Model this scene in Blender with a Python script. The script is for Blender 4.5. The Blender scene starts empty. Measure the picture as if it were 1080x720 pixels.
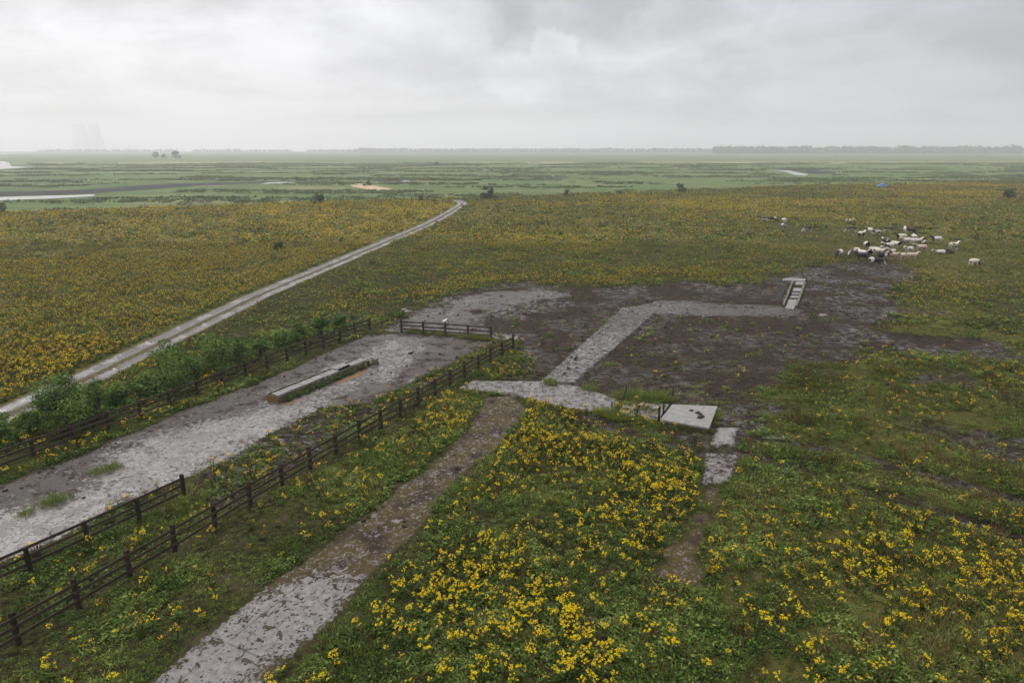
import bpy, bmesh, math, random
import numpy as np
from mathutils import Vector, Matrix, noise as mnoise

sc = bpy.context.scene
col = sc.collection
R = math.radians
rng = np.random.default_rng(11)
random.seed(5)

# ------------------------------------------------------------------ camera, sky, sun, exposure
CAM_H, FPX, HOR = 18.5, 720.0, 157.0
PITCH = math.atan((360 - HOR) / FPX)
cam = bpy.data.cameras.new('camera'); cam.sensor_width = 36; cam.lens = 24.0
cam.clip_start = 0.5; cam.clip_end = 20000
camo = bpy.data.objects.new('camera', cam); col.objects.link(camo)
camo.location = (0, 0, CAM_H); camo.rotation_euler = (math.pi/2 - PITCH, 0, 0)
sc.camera = camo
sc.view_settings.view_transform = 'Standard'; sc.view_settings.look = 'None'
sc.view_settings.exposure = 0.0; sc.view_settings.gamma = 1.0
try: sc.view_settings.use_curve_mapping = False
except Exception: pass
sc.cycles.volume_bounces = 2
sc.cycles.max_bounces = 6
sc.cycles.diffuse_bounces = 3

SUN_EL, SUN_AZ = R(52), R(-35)          # azimuth from +Y towards +X
sun = bpy.data.lights.new('sun', 'SUN'); sun.energy = 1.3; sun.angle = R(22); sun.color = (1, .96, .9)
suno = bpy.data.objects.new('sun', sun); col.objects.link(suno)
sd_ = Vector((math.sin(SUN_AZ)*math.cos(SUN_EL), math.cos(SUN_AZ)*math.cos(SUN_EL), math.sin(SUN_EL)))
suno.rotation_euler = (-sd_).to_track_quat('-Z', 'Y').to_euler()
suno.location = (0, 0, 150)

class NT:
    """small helper that writes shader nodes"""
    def __init__(s, tree): s.t = tree; s.n = tree.nodes; s.l = tree.links
    def new(s, ty, **k):
        n = s.n.new(ty)
        for a, b in k.items(): setattr(n, a, b)
        return n
    def put(s, sock, v):
        if isinstance(v, bpy.types.NodeSocket): s.l.new(v, sock)
        elif isinstance(v, (tuple, list)):
            n = len(sock.default_value); sock.default_value = (tuple(v) + (1.0,))[:n] if len(v) < n else tuple(v)[:n]
        else: sock.default_value = v
    def m(s, op, a, b=0.0, c=0.0, clamp=False):
        n = s.new('ShaderNodeMath', operation=op, use_clamp=clamp)
        s.put(n.inputs[0], a); s.put(n.inputs[1], b); s.put(n.inputs[2], c); return n.outputs[0]
    def v(s, op, a, b=(0, 0, 0), out=0):
        n = s.new('ShaderNodeVectorMath', operation=op)
        s.put(n.inputs[0], a)
        if op == 'SCALE': s.put(n.inputs[3], b)
        else: s.put(n.inputs[1], b)
        return n.outputs[out]
    def step(s, x, lo, hi):
        n = s.new('ShaderNodeMapRange', interpolation_type='SMOOTHSTEP')
        s.put(n.inputs[0], x); s.put(n.inputs[1], lo); s.put(n.inputs[2], hi); return n.outputs[0]
    def mix(s, f, a, b):
        n = s.new('ShaderNodeMix', data_type='RGBA'); s.put(n.inputs[0], f); s.put(n.inputs[6], a); s.put(n.inputs[7], b); return n.outputs[2]
    def mixf(s, f, a, b):
        n = s.new('ShaderNodeMix', data_type='FLOAT'); s.put(n.inputs[0], f); s.put(n.inputs[2], a); s.put(n.inputs[3], b); return n.outputs[0]
    def noise(s, vec, scale, detail=4, rough=.55, dist=0.0, norm=True):
        n = s.new('ShaderNodeTexNoise'); s.put(n.inputs['Vector'], vec); s.put(n.inputs['Scale'], scale)
        n.inputs['Detail'].default_value = detail; n.inputs['Roughness'].default_value = rough; n.inputs['Distortion'].default_value = dist
        o = n.outputs[0]
        return s.step_lin(o, .28, .72) if norm else o
    def step_lin(s, x, lo, hi):
        n = s.new('ShaderNodeMapRange'); s.put(n.inputs[0], x); s.put(n.inputs[1], lo); s.put(n.inputs[2], hi); return n.outputs[0]
    def voro(s, vec, scale, feat='F1', out=0):
        n = s.new('ShaderNodeTexVoronoi', feature=feat); s.put(n.inputs['Vector'], vec); s.put(n.inputs['Scale'], scale); return n.outputs[out]
    def attr(s, name):
        return s.new('ShaderNodeAttribute', attribute_name=name).outputs['Fac']
    def ramp(s, f, stops):
        n = s.new('ShaderNodeValToRGB'); s.put(n.inputs[0], f); e = n.color_ramp.elements
        while len(e) < len(stops): e.new(.5)
        for i, (p, c) in enumerate(stops): e[i].position = p; e[i].color = tuple(c) + (1,)
        return n.outputs[0]

world = bpy.data.worlds.new('World'); sc.world = world; world.use_nodes = True
w = NT(world.node_tree); w.n.clear()
D = w.new('ShaderNodeTexCoord').outputs['Generated']
sep = w.new('ShaderNodeSeparateXYZ'); w.put(sep.inputs[0], D); dx, dy, dz = sep.outputs
sky = w.new('ShaderNodeTexSky', sky_type='NISHITA', sun_disc=False, sun_elevation=SUN_EL, sun_rotation=SUN_AZ, air_density=1.0, dust_density=2.0)
# cloud deck seen in perspective
zz = w.m('ADD', w.m('MAXIMUM', dz, 0.0), 0.10)
cx, cy = w.m('DIVIDE', dx, zz), w.m('DIVIDE', dy, zz)
cmb = w.new('ShaderNodeCombineXYZ'); w.put(cmb.inputs[0], cx); w.put(cmb.inputs[1], cy); w.put(cmb.inputs[2], 3.7)
deck = w.noise(cmb.outputs[0], .55, 7, .58, .4)
fine = w.noise(w.v('MULTIPLY', D, (1, 1, 2.2)), 6.5, 8, .56, .3)
big = w.noise(w.v('MULTIPLY', D, (1, 1, 1.7)), 2.6, 5, .5, .2)
az = w.m('ARCTAN2', dx, dy)                                        # radians, right positive
side = w.step(az, -.75, .75)
lum = w.mixf(side, 8.7, 6.1)
patt = w.m('ADD', w.m('MULTIPLY', deck, .40), w.m('ADD', w.m('MULTIPLY', fine, .28), w.m('MULTIPLY', big, .32)))
lum = w.m('MULTIPLY', lum, w.mixf(w.step(patt, .28, .74), .76, 1.15))
# a taller cumulus with a firm edge and a blue-grey gap beside it
def blob(a0, z0, ra, rz):
    a = w.m('DIVIDE', w.m('SUBTRACT', az, a0), ra); b = w.m('DIVIDE', w.m('SUBTRACT', dz, z0), rz)
    return w.m('SQRT', w.m('ADD', w.m('MULTIPLY', a, a), w.m('MULTIPLY', b, b)))
puff = w.noise(w.v('MULTIPLY', D, (1, 1, 1.2)), 15, 6, .6, .3)
gap = w.step(w.m('ADD', blob(.0, .185, .06, .07), w.m('MULTIPLY', puff, .9)), 1.35, .75)
gap2 = w.step(w.m('ADD', blob(.20, .165, .22, .05), w.m('MULTIPLY', puff, 1.0)), 1.5, .6)
lum = w.m('MULTIPLY', lum, w.mixf(w.m('MAXIMUM', gap, w.m('MULTIPLY', gap2, .7)), 1.0, .72))
puff2 = w.noise(w.v('MULTIPLY', D, (1, 1, 1.3)), 34, 5, .6, .2)
pz = w.m('ADD', w.m('MULTIPLY', puff, .7), w.m('MULTIPLY', puff2, .3))
def heap(a0, z0, ra, rz, lo, hi):
    # a billow: firm knobbly top, melting away below
    c = w.step(w.m('ADD', blob(a0, z0, ra, rz), w.m('MULTIPLY', w.m('SUBTRACT', pz, .5), 1.15)), lo, hi)
    return w.m('MULTIPLY', c, w.step(dz, z0-rz*2.2, z0+rz*.9))
h1 = w.m('MAXIMUM', heap(.058, .120, .040, .042, 1.10, .82), w.m('MAXIMUM', heap(.022, .092, .060, .036, 1.25, .5), w.m('MULTIPLY', heap(.125, .098, .085, .036, 1.3, .5), .7)))
h2 = w.m('MULTIPLY', w.m('MAXIMUM', heap(.205, .105, .09, .045, 1.3, .4), heap(.27, .165, .10, .045, 1.15, .7)), .8)
h3 = w.m('MULTIPLY', w.m('MAXIMUM', heap(-.12, .150, .16, .055, 1.3, .5), heap(-.42, .12, .22, .05, 1.4, .3)), .42)
cm = w.m('MAXIMUM', h1, w.m('MAXIMUM', h2, h3))
lum = w.m('MULTIPLY', lum, w.mixf(cm, 1.0, 1.33))
tint = w.mix(side, (.99, .982, .995), (.925, .935, 1.0))
tint = w.mix(gap, tint, (.92, .94, 1.0))
cc = w.v('SCALE', tint, lum)
zen = w.mixf(w.step(dz, .22, .75), 1.0, 2.75)      # overcast skies are brighter overhead
cc = w.v('SCALE', cc, zen)
bg = w.new('ShaderNodeBackground'); w.put(bg.inputs[0], w.mix(.92, sky.outputs[0], cc)); bg.inputs[1].default_value = 0.1
wo = w.new('ShaderNodeOutputWorld'); w.l.new(bg.outputs[0], wo.inputs[0])

# ------------------------------------------------------------------ helpers
cp, sp = math.cos(PITCH), math.sin(PITCH)
def G(u, v, z=0.0):
    """where the sight line through a photograph point meets the level z"""
    a = (u - 540) / FPX; b = (360 - v) / FPX
    d = (a, cp + b*sp, -sp + b*cp); t = (CAM_H - z) / -d[2]
    return (d[0]*t, d[1]*t)
def GP(pts, z=0.0): return np.array([G(u, v, z) for u, v in pts])

def tag(o, label=None, cat=None, group=None, kind=None):
    if label: o['label'] = label
    if cat: o['category'] = cat
    if group: o['group'] = group
    if kind: o['kind'] = kind
    return o
def link(name, me, parent=None, mats=()):
    o = bpy.data.objects.new(name, me); col.objects.link(o)
    if me is not None:
        for m in mats: me.materials.append(m)
    if parent: o.parent = parent
    return o
def empty(name, loc, rz=0.0):
    o = bpy.data.objects.new(name, None); col.objects.link(o); o.location = loc; o.rotation_euler = (0, 0, rz); o.empty_display_size = .3
    return o
class MB:
    """collects simple solids into one mesh"""
    def __init__(s): s.v = []; s.f = []
    def add(s, vs, fs):
        k = len(s.v); s.v += [tuple(x) for x in vs]; s.f += [tuple(i + k for i in f) for f in fs]
    def box(s, c, size, rz=0, mat=None, cham=0.0, jit=0.0):
        x, y, z = [q/2 for q in size]; ch = cham
        def ring(zz, i): return [(-x+i, -y+i, zz), (x-i, -y+i, zz), (x-i, y-i, zz), (-x+i, y-i, zz)]
        rings = [ring(-z, 0), ring(z-ch, 0)] + ([ring(z, ch)] if ch > 0 else [])
        vs = [p for r in rings for p in r]; n = len(rings)
        fs = [(3, 2, 1, 0), tuple(4*(n-1)+i for i in range(4))]
        for k in range(n-1):
            for i in range(4):
                j = (i+1) % 4; fs.append((4*k+i, 4*k+j, 4*k+4+j, 4*k+4+i))
        M = mat or Matrix.Rotation(rz, 4, 'Z')
        out = []
        for p in vs:
            q = M @ Vector(p) + Vector(c)
            if jit: q += Vector((random.uniform(-jit, jit), random.uniform(-jit, jit), random.uniform(-jit, jit)))
            out.append(q)
        s.add(out, fs)
    def tube(s, pts, rad, n=8, flat=None):
        P = [Vector(p) for p in pts]; rings = []
        for i, p in enumerate(P):
            d = (P[min(i+1, len(P)-1)] - P[max(i-1, 0)]).normalized()
            up = Vector((0, 1, 0)) if abs(d.y) < .9 else Vector((1, 0, 0))
            a = d.cross(up).normalized(); b = d.cross(a)
            r = rad[i] if isinstance(rad, (list, tuple)) else rad
            ra, rb = r if isinstance(r, tuple) else (r, r)
            rings.append([p + a*math.cos(2*math.pi*k/n)*ra + b*math.sin(2*math.pi*k/n)*rb for k in range(n)])
        vs = [q for r in rings for q in r] + [P[0], P[-1]]
        fs = []
        m = len(P)
        for i in range(m-1):
            for k in range(n):
                j = (k+1) % n; fs.append((n*i+k, n*i+j, n*i+n+j, n*i+n+k))
        for k in range(n):
            j = (k+1) % n; fs.append((n*m, j, k)); fs.append((n*m+1, n*(m-1)+k, n*(m-1)+j))
        s.add(vs, fs)
    def prism(s, poly, z0, z1, cham=0.0):
        P = [Vector((x, y, 0)) for x, y in poly]; n = len(P); c = sum(P, Vector())/n
        lo = [(p.x, p.y, z0) for p in P]; hi = [(p.x, p.y, z1-cham) for p in P]
        vs = lo + hi; fs = [tuple(reversed(range(n)))]
        for i in range(n): j = (i+1) % n; fs.append((i, j, n+j, n+i))
        if cham:
            ti = []
            for p in P:
                d = (c-p).normalized(); ti.append((p.x+d.x*cham, p.y+d.y*cham, z1))
            vs += ti
            for i in range(n): j = (i+1) % n; fs.append((n+i, n+j, 2*n+j, 2*n+i))
            fs.append(tuple(range(2*n, 3*n)))
        else: fs.append(tuple(range(n, 2*n)))
        s.add(vs, fs)
    def mesh(s, name, smooth=False):
        me = bpy.data.meshes.new(name); me.from_pydata(s.v, [], s.f); me.update()
        bm = bmesh.new(); bm.from_mesh(me); bmesh.ops.recalc_face_normals(bm, faces=bm.faces); bm.to_mesh(me); bm.free()
        if smooth:
            for p in me.polygons: p.use_smooth = True
        return me
    def build(s, name, mat, parent=None, smooth=False): return link(name, s.mesh(name, smooth), parent, [mat])

def np_mesh(name, V, F, mi=None, attrs=None, smooth=False):
    me = bpy.data.meshes.new(name); nf, k = F.shape
    me.vertices.add(len(V)); me.vertices.foreach_set('co', np.ascontiguousarray(V, np.float32).ravel())
    me.loops.add(nf*k); me.loops.foreach_set('vertex_index', np.ascontiguousarray(F, np.int32).ravel())
    me.polygons.add(nf); me.polygons.foreach_set('loop_start', np.arange(0, nf*k, k, dtype=np.int32))
    if mi is not None: me.polygons.foreach_set('material_index', np.ascontiguousarray(mi, np.int32))
    for n, a in (attrs or {}).items():
        at = me.attributes.new(n, 'FLOAT', 'POINT'); at.data.foreach_set('value', np.ascontiguousarray(a, np.float32))
    me.update(calc_edges=True)
    if smooth: me.polygons.foreach_set('use_smooth', np.ones(nf, bool))
    return me

def _h(ix, iy, seed):
    n = (ix*374761393 + iy*668265263 + seed*1442695041) & 0x7fffffff
    n = ((n ^ (n >> 13)) * 1274126177) & 0x7fffffff
    return ((n ^ (n >> 16)) & 0xffff) / 65535.0
def vnoise(x, y, s, seed=0):
    x = np.asarray(x, float)/s; y = np.asarray(y, float)/s
    ix = np.floor(x).astype(np.int64); iy = np.floor(y).astype(np.int64)
    fx = x-ix; fy = y-iy; fx = fx*fx*(3-2*fx); fy = fy*fy*(3-2*fy)
    a, b, c, d = _h(ix, iy, seed), _h(ix+1, iy, seed), _h(ix, iy+1, seed), _h(ix+1, iy+1, seed)
    return (a*(1-fx)+b*fx)*(1-fy) + (c*(1-fx)+d*fx)*fy
def fbm(x, y, s, seed=0, o=4):
    r = 0; a = .5; t = 0
    for i in range(o): r = r + a*vnoise(x, y, s, seed+i*17); t += a; a *= .5; s *= .5
    return r/t
def sst(x, lo, hi):
    t = np.clip((x-lo)/(hi-lo), 0, 1); return t*t*(3-2*t)
def poly_sdf(x, y, P, closed=True):
    """signed distance to a polygon (negative inside) or plain distance to a polyline"""
    d = np.full(x.shape, 1e9); ins = np.zeros(x.shape, bool); n = len(P)
    for i in range(n if closed else n-1):
        (ax, ay), (bx, by) = P[i], P[(i+1) % n]
        ex, ey = bx-ax, by-ay; L = ex*ex+ey*ey+1e-12
        t = np.clip(((x-ax)*ex+(y-ay)*ey)/L, 0, 1)
        d = np.minimum(d, (x-ax-t*ex)**2+(y-ay-t*ey)**2)
        if closed:
            c = (ay > y) != (by > y)
            with np.errstate(divide='ignore', invalid='ignore'):
                ins ^= c & (x < (bx-ax)*(y-ay)/(by-ay if by != ay else 1e-9)+ax)
    d = np.sqrt(d)
    return np.where(ins, -d, d) if closed else d

# ------------------------------------------------------------------ the lie of the land, traced on the ground
YARD = GP([(-160, 660), (-60, 612), (0, 594), (60, 570), (120, 537), (190, 506), (230, 489), (285, 457), (335, 432), (392, 424), (432, 404), (478, 382), (519, 360), (424, 351), (388, 354), (330, 379), (268, 405), (200, 431), (140, 457), (60, 491), (0, 511), (-160, 560)])
APRON = GP([(424, 351), (430, 336), (470, 318), (520, 307), (600, 306), (612, 312), (540, 322), (500, 336), (519, 356)])
PATH = GP([(568, 405), (655, 326), (700, 318), (690, 331), (605, 404)])
PATHX = GP([(486, 410), (500, 402), (570, 403), (607, 407), (652, 421), (646, 436), (600, 431), (560, 421)])
PATHR = GP([(655, 326), (700, 317), (760, 320), (838, 323), (838, 332), (780, 335), (715, 331), (688, 332)])
MOSS = GP([(60, 800), (160, 719), (230, 660), (300, 606), (345, 575), (386, 545), (425, 508), (470, 474), (500, 440), (508, 416), (540, 418), (562, 432), (522, 478), (480, 510), (444, 556), (413, 586), (384, 613), (340, 662), (276, 722), (190, 810)])
SLABW = GP([(744, 478), (778, 480), (770, 508), (742, 512)])
SLABM = GP([(742, 512), (770, 508), (758, 560), (735, 615), (688, 610), (715, 555)])
WETS = GP([(757, 452), (778, 452), (772, 470), (750, 470)])
MUD = GP([(420, 338), (450, 320), (500, 306), (560, 303), (640, 299), (700, 296), (770, 305), (800, 293), (850, 286), (885, 287), (920, 297), (940, 314), (905, 350), (880, 385), (852, 420), (835, 452), (800, 470), (760, 476), (700, 452), (655, 440), (600, 436), (560, 428), (500, 420), (440, 470), (465, 420), (540, 395), (520, 362)])
DRYMUD = GP([(560, 330), (640, 315), (700, 305), (850, 300), (900, 330), (860, 390), (820, 430), (760, 440), (700, 425), (640, 415), (600, 412), (560, 390), (545, 360)])
COWMUD = GP([(840, 292), (880, 276), (925, 277), (958, 283), (965, 298), (930, 310), (880, 312)])
VERGE = GP([(200, 503), (285, 458), (335, 433), (395, 426), (440, 402), (505, 378), (480, 392), (400, 440), (320, 487), (240, 540), (210, 540)])
RUTS = [GP([(700, 455), (790, 480), (880, 505), (960, 532), (1080, 570)]), GP([(790, 462), (900, 480), (1000, 508), (1120, 540)]), GP([(900, 345), (980, 360), (1090, 385)]), GP([(620, 440), (700, 470), (745, 480)])]
TRACK = GP([(-260, 540), (-120, 487), (0, 440), (100, 395), (190, 351), (270, 312.5), (340, 283), (400, 258), (450, 236.5), (476, 224), (486, 217.5), (488, 214.5), (481, 211.5)])
EDGE = GP([(-500, 243), (-200, 231), (0, 225), (100, 222), (200, 218), (300, 214), (400, 211), (470, 208.5), (540, 208), (640, 204), (760, 199), (850, 195), (960, 194), (1080, 190.5), (1300, 186), (1700, 180)])
FIELD = np.vstack([EDGE, [(2500, -500)], [(-2500, -500)]])
LEFTF = np.vstack([TRACK, [G(476, 209), G(300, 213), G(0, 224), G(-300, 235)]])
LEFTF[0] = G(-400, 600)
BAND = GP([(500, 300), (560, 287), (640, 283), (740, 285), (800, 290), (700, 297), (560, 305)])
PATCH = GP([(548, 455), (640, 455), (735, 482), (742, 540), (700, 640), (740, 740), (270, 740), (350, 660), (430, 585), (490, 520)])
RPATCH = GP([(770, 545), (900, 560), (1100, 540), (1180, 740), (730, 740)])
GAPF = GP([(470, 452), (545, 395), (560, 405), (470, 520), (380, 600), (240, 720), (100, 740), (-60, 740), (200, 600), (350, 500)])
RLOW = GP([(765, 440), (840, 340), (900, 310), (1010, 320), (1180, 330), (1180, 520), (1000, 540), (860, 560), (775, 540)])
TOPF = GP([(212, 350), (300, 322), (380, 336), (425, 318), (520, 303), (565, 289), (480, 297), (400, 308), (300, 318), (240, 335)])
BROWNR = GP([(640, 212), (720, 206), (900, 198), (1090, 192), (1200, 240), (1090, 280), (1000, 300), (860, 230), (740, 225)])
GREENR = GP([(800, 206), (830, 203), (935, 203), (945, 208), (880, 210), (800, 210)])

_u = lambda a, b, n: tuple(np.array(a) - (np.array(b)-np.array(a))/np.linalg.norm(np.array(b)-np.array(a))*n)
FLINES = [(_u(G(20, 679), G(541, 368), 12), G(541, 368)), (_u(G(19, 610), G(195, 527), 7), G(195, 527)), (G(-60, 520), G(390, 348))]
def smask(s, a=.8): return sst(-s, -a, a)
def fields(x, y):
    f = {}
    w1 = (fbm(x, y, 2.2, 3)-.5)*1.2
    yard, apron = poly_sdf(x, y, YARD), poly_sdf(x, y, APRON)
    path, px_, pr = poly_sdf(x, y, PATH), poly_sdf(x, y, PATHX), poly_sdf(x, y, PATHR)
    moss, slw, slm, wt = poly_sdf(x, y, MOSS), poly_sdf(x, y, SLABW), poly_sdf(x, y, SLABM), poly_sdf(x, y, WETS)
    f['yard'] = yard + w1*.7; f['path'] = np.minimum(np.minimum(path + w1*.35*sst(y, 55, 72), px_ + w1*.5), np.minimum(slw, wt + w1*.6)); f['lane'] = np.minimum(moss + w1*.4 + .35*sst(y, 30, 42) + 1.3*(fbm(x, y, 4.5, 34)-.45)*sst(y, 28, 40), slm + w1*2.2 + .55)
    w3 = (fbm(x*.8, y*1.2, 3.5, 33, 5)-.5); f['apron'] = apron + w3*9 + .3; f['pathr'] = pr + w3*3.5
    f['cs'] = np.minimum.reduce([f['yard'], f['apron'], f['path'], f['pathr'], f['lane']])
    mud = np.maximum(smask(poly_sdf(x, y, MUD) + (fbm(x, y, 14, 8)-.5)*14 + (fbm(x, y, 2.5, 88)-.5)*5, 3.0), smask(poly_sdf(x, y, COWMUD) + (fbm(x, y, 12, 9)-.5)*12, 3.0)*.9)
    mud = np.maximum(mud, smask(poly_sdf(x, y, VERGE), .6)*.6)
    for r in RUTS:
        d = poly_sdf(x, y, r, False); mud = np.maximum(mud, np.exp(-(d/1.15)**2)*(.8+.9*(fbm(x, y, 5, 31)-.5)))
    # thinning to the right of the bare ground
    rt = sst(x, 10, 30)*sst(y, 20, 45)*(1-sst(y, 68, 92))
    mud = np.maximum(mud, rt*sst(fbm(x*.6+y*.25, y, 8, 44, 5), .40, .62)*.78)
    f['mud'] = mud
    f['dry'] = smask(poly_sdf(x, y, DRYMUD), 3)
    P = lambda pts, a: smask(poly_sdf(x, y, GP(pts)) + (fbm(x, y, 3, 77)-.5)*3, a)
    dirt = np.full(x.shape, .42)
    dirt = np.where(yard < 1, .50, dirt)
    dirt += .17*P([(-160, 545), (0, 497), (140, 446), (268, 396), (391, 349), (424, 338), (424, 352), (385, 372), (300, 402), (280, 425), (190, 452), (110, 480), (70, 520), (0, 545), (-160, 590)], 1.2)
    dirt += .50*P([(448, 362), (519, 358), (478, 383), (432, 404), (400, 410), (440, 385)], .9)
    dirt += .42*P([(350, 425), (395, 408), (432, 404), (395, 424), (345, 432)], .6)
    dirt -= .13*P([(135, 465), (200, 448), (260, 440), (320, 420), (330, 432), (250, 470), (180, 505), (110, 530), (110, 505)], 1.5)
    dirt -= .18*P([(-100, 610), (0, 535), (70, 535), (110, 520), (130, 530), (60, 568), (0, 592)], 1.2)
    dirt = np.where(path < .5, .52 + .10*sst(y, 62, 75), dirt)
    dirt = np.where(pr < .8, .58 + .10*sst(x, 16, 26), dirt)
    dirt = np.where(px_ < .3, .46, dirt)
    dirt = np.where(apron < 1.5, .66, dirt)
    dirt = np.where(wt < .3, .35, dirt)
    lower = P([(60, 800), (160, 719), (255, 640), (330, 600), (385, 612), (276, 722), (190, 810)], 1.5)
    dirt = np.where(moss < .6, .68-.28*lower, dirt); dirt = np.where(slm < .6, .98, dirt); dirt = np.where(slw < .1, .50, dirt)
    f['dirt'] = np.clip(dirt, 0, 1.05)
    f['moss'] = np.where(np.minimum(moss, slm) < 1.0, .85-.6*lower, 0.0)
    f['wet'] = np.clip(np.maximum.reduce([P([(385, 352), (440, 345), (500, 356), (440, 385), (400, 420), (330, 425), (380, 380)], 1.5), smask(apron, 1), smask(pr, 1.5)*.9, smask(path, .5)*.7, smask(yard, .5)*.75, smask(wt, .5)*.8, smask(px_, .5)*.7]), 0, 1)
    f['trk'] = np.minimum(poly_sdf(x, y, TRACK, False), 9.0)
    f['marsh'] = np.clip(poly_sdf(x, y, FIELD) + (fbm(x, y, 30, 5)-.5)*22, -60, 60)
    left = smask(poly_sdf(x, y, LEFTF), 1.0)
    # yellow flower cover
    clump = fbm(x, y, 7, 21); big = fbm(x, y, 45, 22)
    far = sst(y, 95, 150)
    yel = .26 + .24*far
    yel = np.maximum(yel, left*.80)
    yel = np.maximum(yel, .95*smask(poly_sdf(x, y, BAND), 3))
    yel = np.maximum(yel, .78*smask(poly_sdf(x, y, PATCH), 2))
    yel = yel*(1-.6*smask(poly_sdf(x, y, RLOW), 2.5))
    yel = np.maximum(yel, .42*smask(poly_sdf(x, y, RPATCH), 3))
    yel = np.where(smask(poly_sdf(x, y, GAPF), 2) > .5, .22, yel)
    yel = np.maximum(yel, .75*smask(poly_sdf(x, y, TOPF)+w1*3, 2))
    yel = yel*(.50 + .9*sst(clump, .38, .62))*(.55 + .85*sst(fbm(x, y, 2.6, 26), .35, .65))*(.5 + 1.0*sst(big, .35, .65)*(1-left) + .75*left*sst(fbm(x, y, 38, 27), .32, .55))
    hx, hy = G(945, 266); herd = np.exp(-(((x-hx)/16)**2+((y-hy)/24)**2)**2)
    for q in ((818, 238), (851, 245), (898, 243)): qx, qy = G(*q); herd = np.maximum(herd, np.exp(-(((x-qx)/5)**2+((y-qy+3)/11)**2)**2))
    yel = yel*(1-.75*herd)*(1-.6*far*(1-left)*(1-sst(fbm(x*.35, y, 24, 29), .38, .58)))
    yel = yel*(1-.6*smask(poly_sdf(x, y, GREENR), 5))
    veg = (1-sst(mud, .25, .8)*.94)*sst(f['cs'], .0, .5)*sst(f['trk'], 1.9, 2.4)
    yard_edge = 1-.5*sst(-poly_sdf(x, y, VERGE), -.5, .5)
    f['veg'] = veg*yard_edge
    f['veg'] = np.maximum(f['veg'], .75*sst(fbm(x, y, 1.8, 91), .44, .56)*(f['lane'] < 0)*sst(f['moss'], .4, .8)*np.where(slm < 1, 1.0, sst(y, 30, 44)))
    f['veg'] = np.maximum(f['veg'], .10*sst(fbm(x, y, 1.3, 92), .6, .68)*(f['yard'] < 0)*sst(f['dirt'], .6, .75))
    cx_, cy_ = G(930, 198.5); veg = veg*(1-.95*np.exp(-(((x-cx_)/5)**2+((y-cy_+4)/12)**2)**2)); f['veg'] = np.minimum(f['veg'], veg)
    for q in FLINES: yel = yel*(1-.9*np.exp(-(poly_sdf(x, y, np.array(q), False)/1.4)**2))
    f['yel'] = yel*veg*(f['marsh'] < 0)
    brown = np.maximum(left*.95, smask(poly_sdf(x, y, BROWNR), 12)*.85)*(.6+.6*sst(big, .3, .7))
    brown = np.maximum(brown, .55*far*(.4+.9*sst(fbm(x, y, 25, 24), .4, .65)))
    brown = brown*(1-.9*smask(poly_sdf(x, y, GREENR), 5))
    brown = np.maximum(brown, .60*np.maximum(smask(poly_sdf(x, y, RPATCH), 4), smask(poly_sdf(x, y, RLOW), 4)*.8)*sst(fbm(x, y, 4, 28), .32, .6))
    f['brown'] = np.clip(brown, 0, 1)
    # lay of the surface
    z = .16*(fbm(x, y, 4, 1)-.5) + .09*(vnoise(x, y, .8, 2)-.5)*(1-mud*.4) + 1.1*(fbm(x, y, 55, 4)-.5)*sst(np.hypot(x, y-40), 85, 180)*(1-sst(f['marsh'], -25, 5))
    z = z - .05*mud
    pit = mud*.08*(vnoise(x, y, .55, 12)-.5)
    z = z + pit
    flat = sst(f['cs'], -.05, .35)
    lift = np.where(f['path'] < 0, .10, .02)
    z = z*flat + (1-flat)*lift
    z = z - .14*np.exp(-((f['trk']-.85)/.42)**2)
    z = z - 1.5*sst(f['marsh'], -3, 14)
    z = np.where(f['marsh'] > 10, -1.5 + .10*(fbm(x, y, 18, 6)-.5), z)
    f['z'] = z
    return f

# ------------------------------------------------------------------ materials
def material(name):
    m = bpy.data.materials.new(name); m.use_nodes = True; t = NT(m.node_tree); t.n.clear()
    b = t.new('ShaderNodeBsdfPrincipled'); o = t.new('ShaderNodeOutputMaterial'); t.l.new(b.outputs[0], o.inputs[0])
    return m, t, b
def bump(t, b, h, dist, strength=1.0):
    n = t.new('ShaderNodeBump'); n.inputs['Strength'].default_value = strength; n.inputs['Distance'].default_value = dist
    t.put(n.inputs['Height'], h); t.l.new(n.outputs[0], b.inputs['Normal'])
def world_pos(t): return t.new('ShaderNodeNewGeometry').outputs['Position']
def obj_pos(t): return t.new('ShaderNodeTexCoord').outputs['Object']

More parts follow.
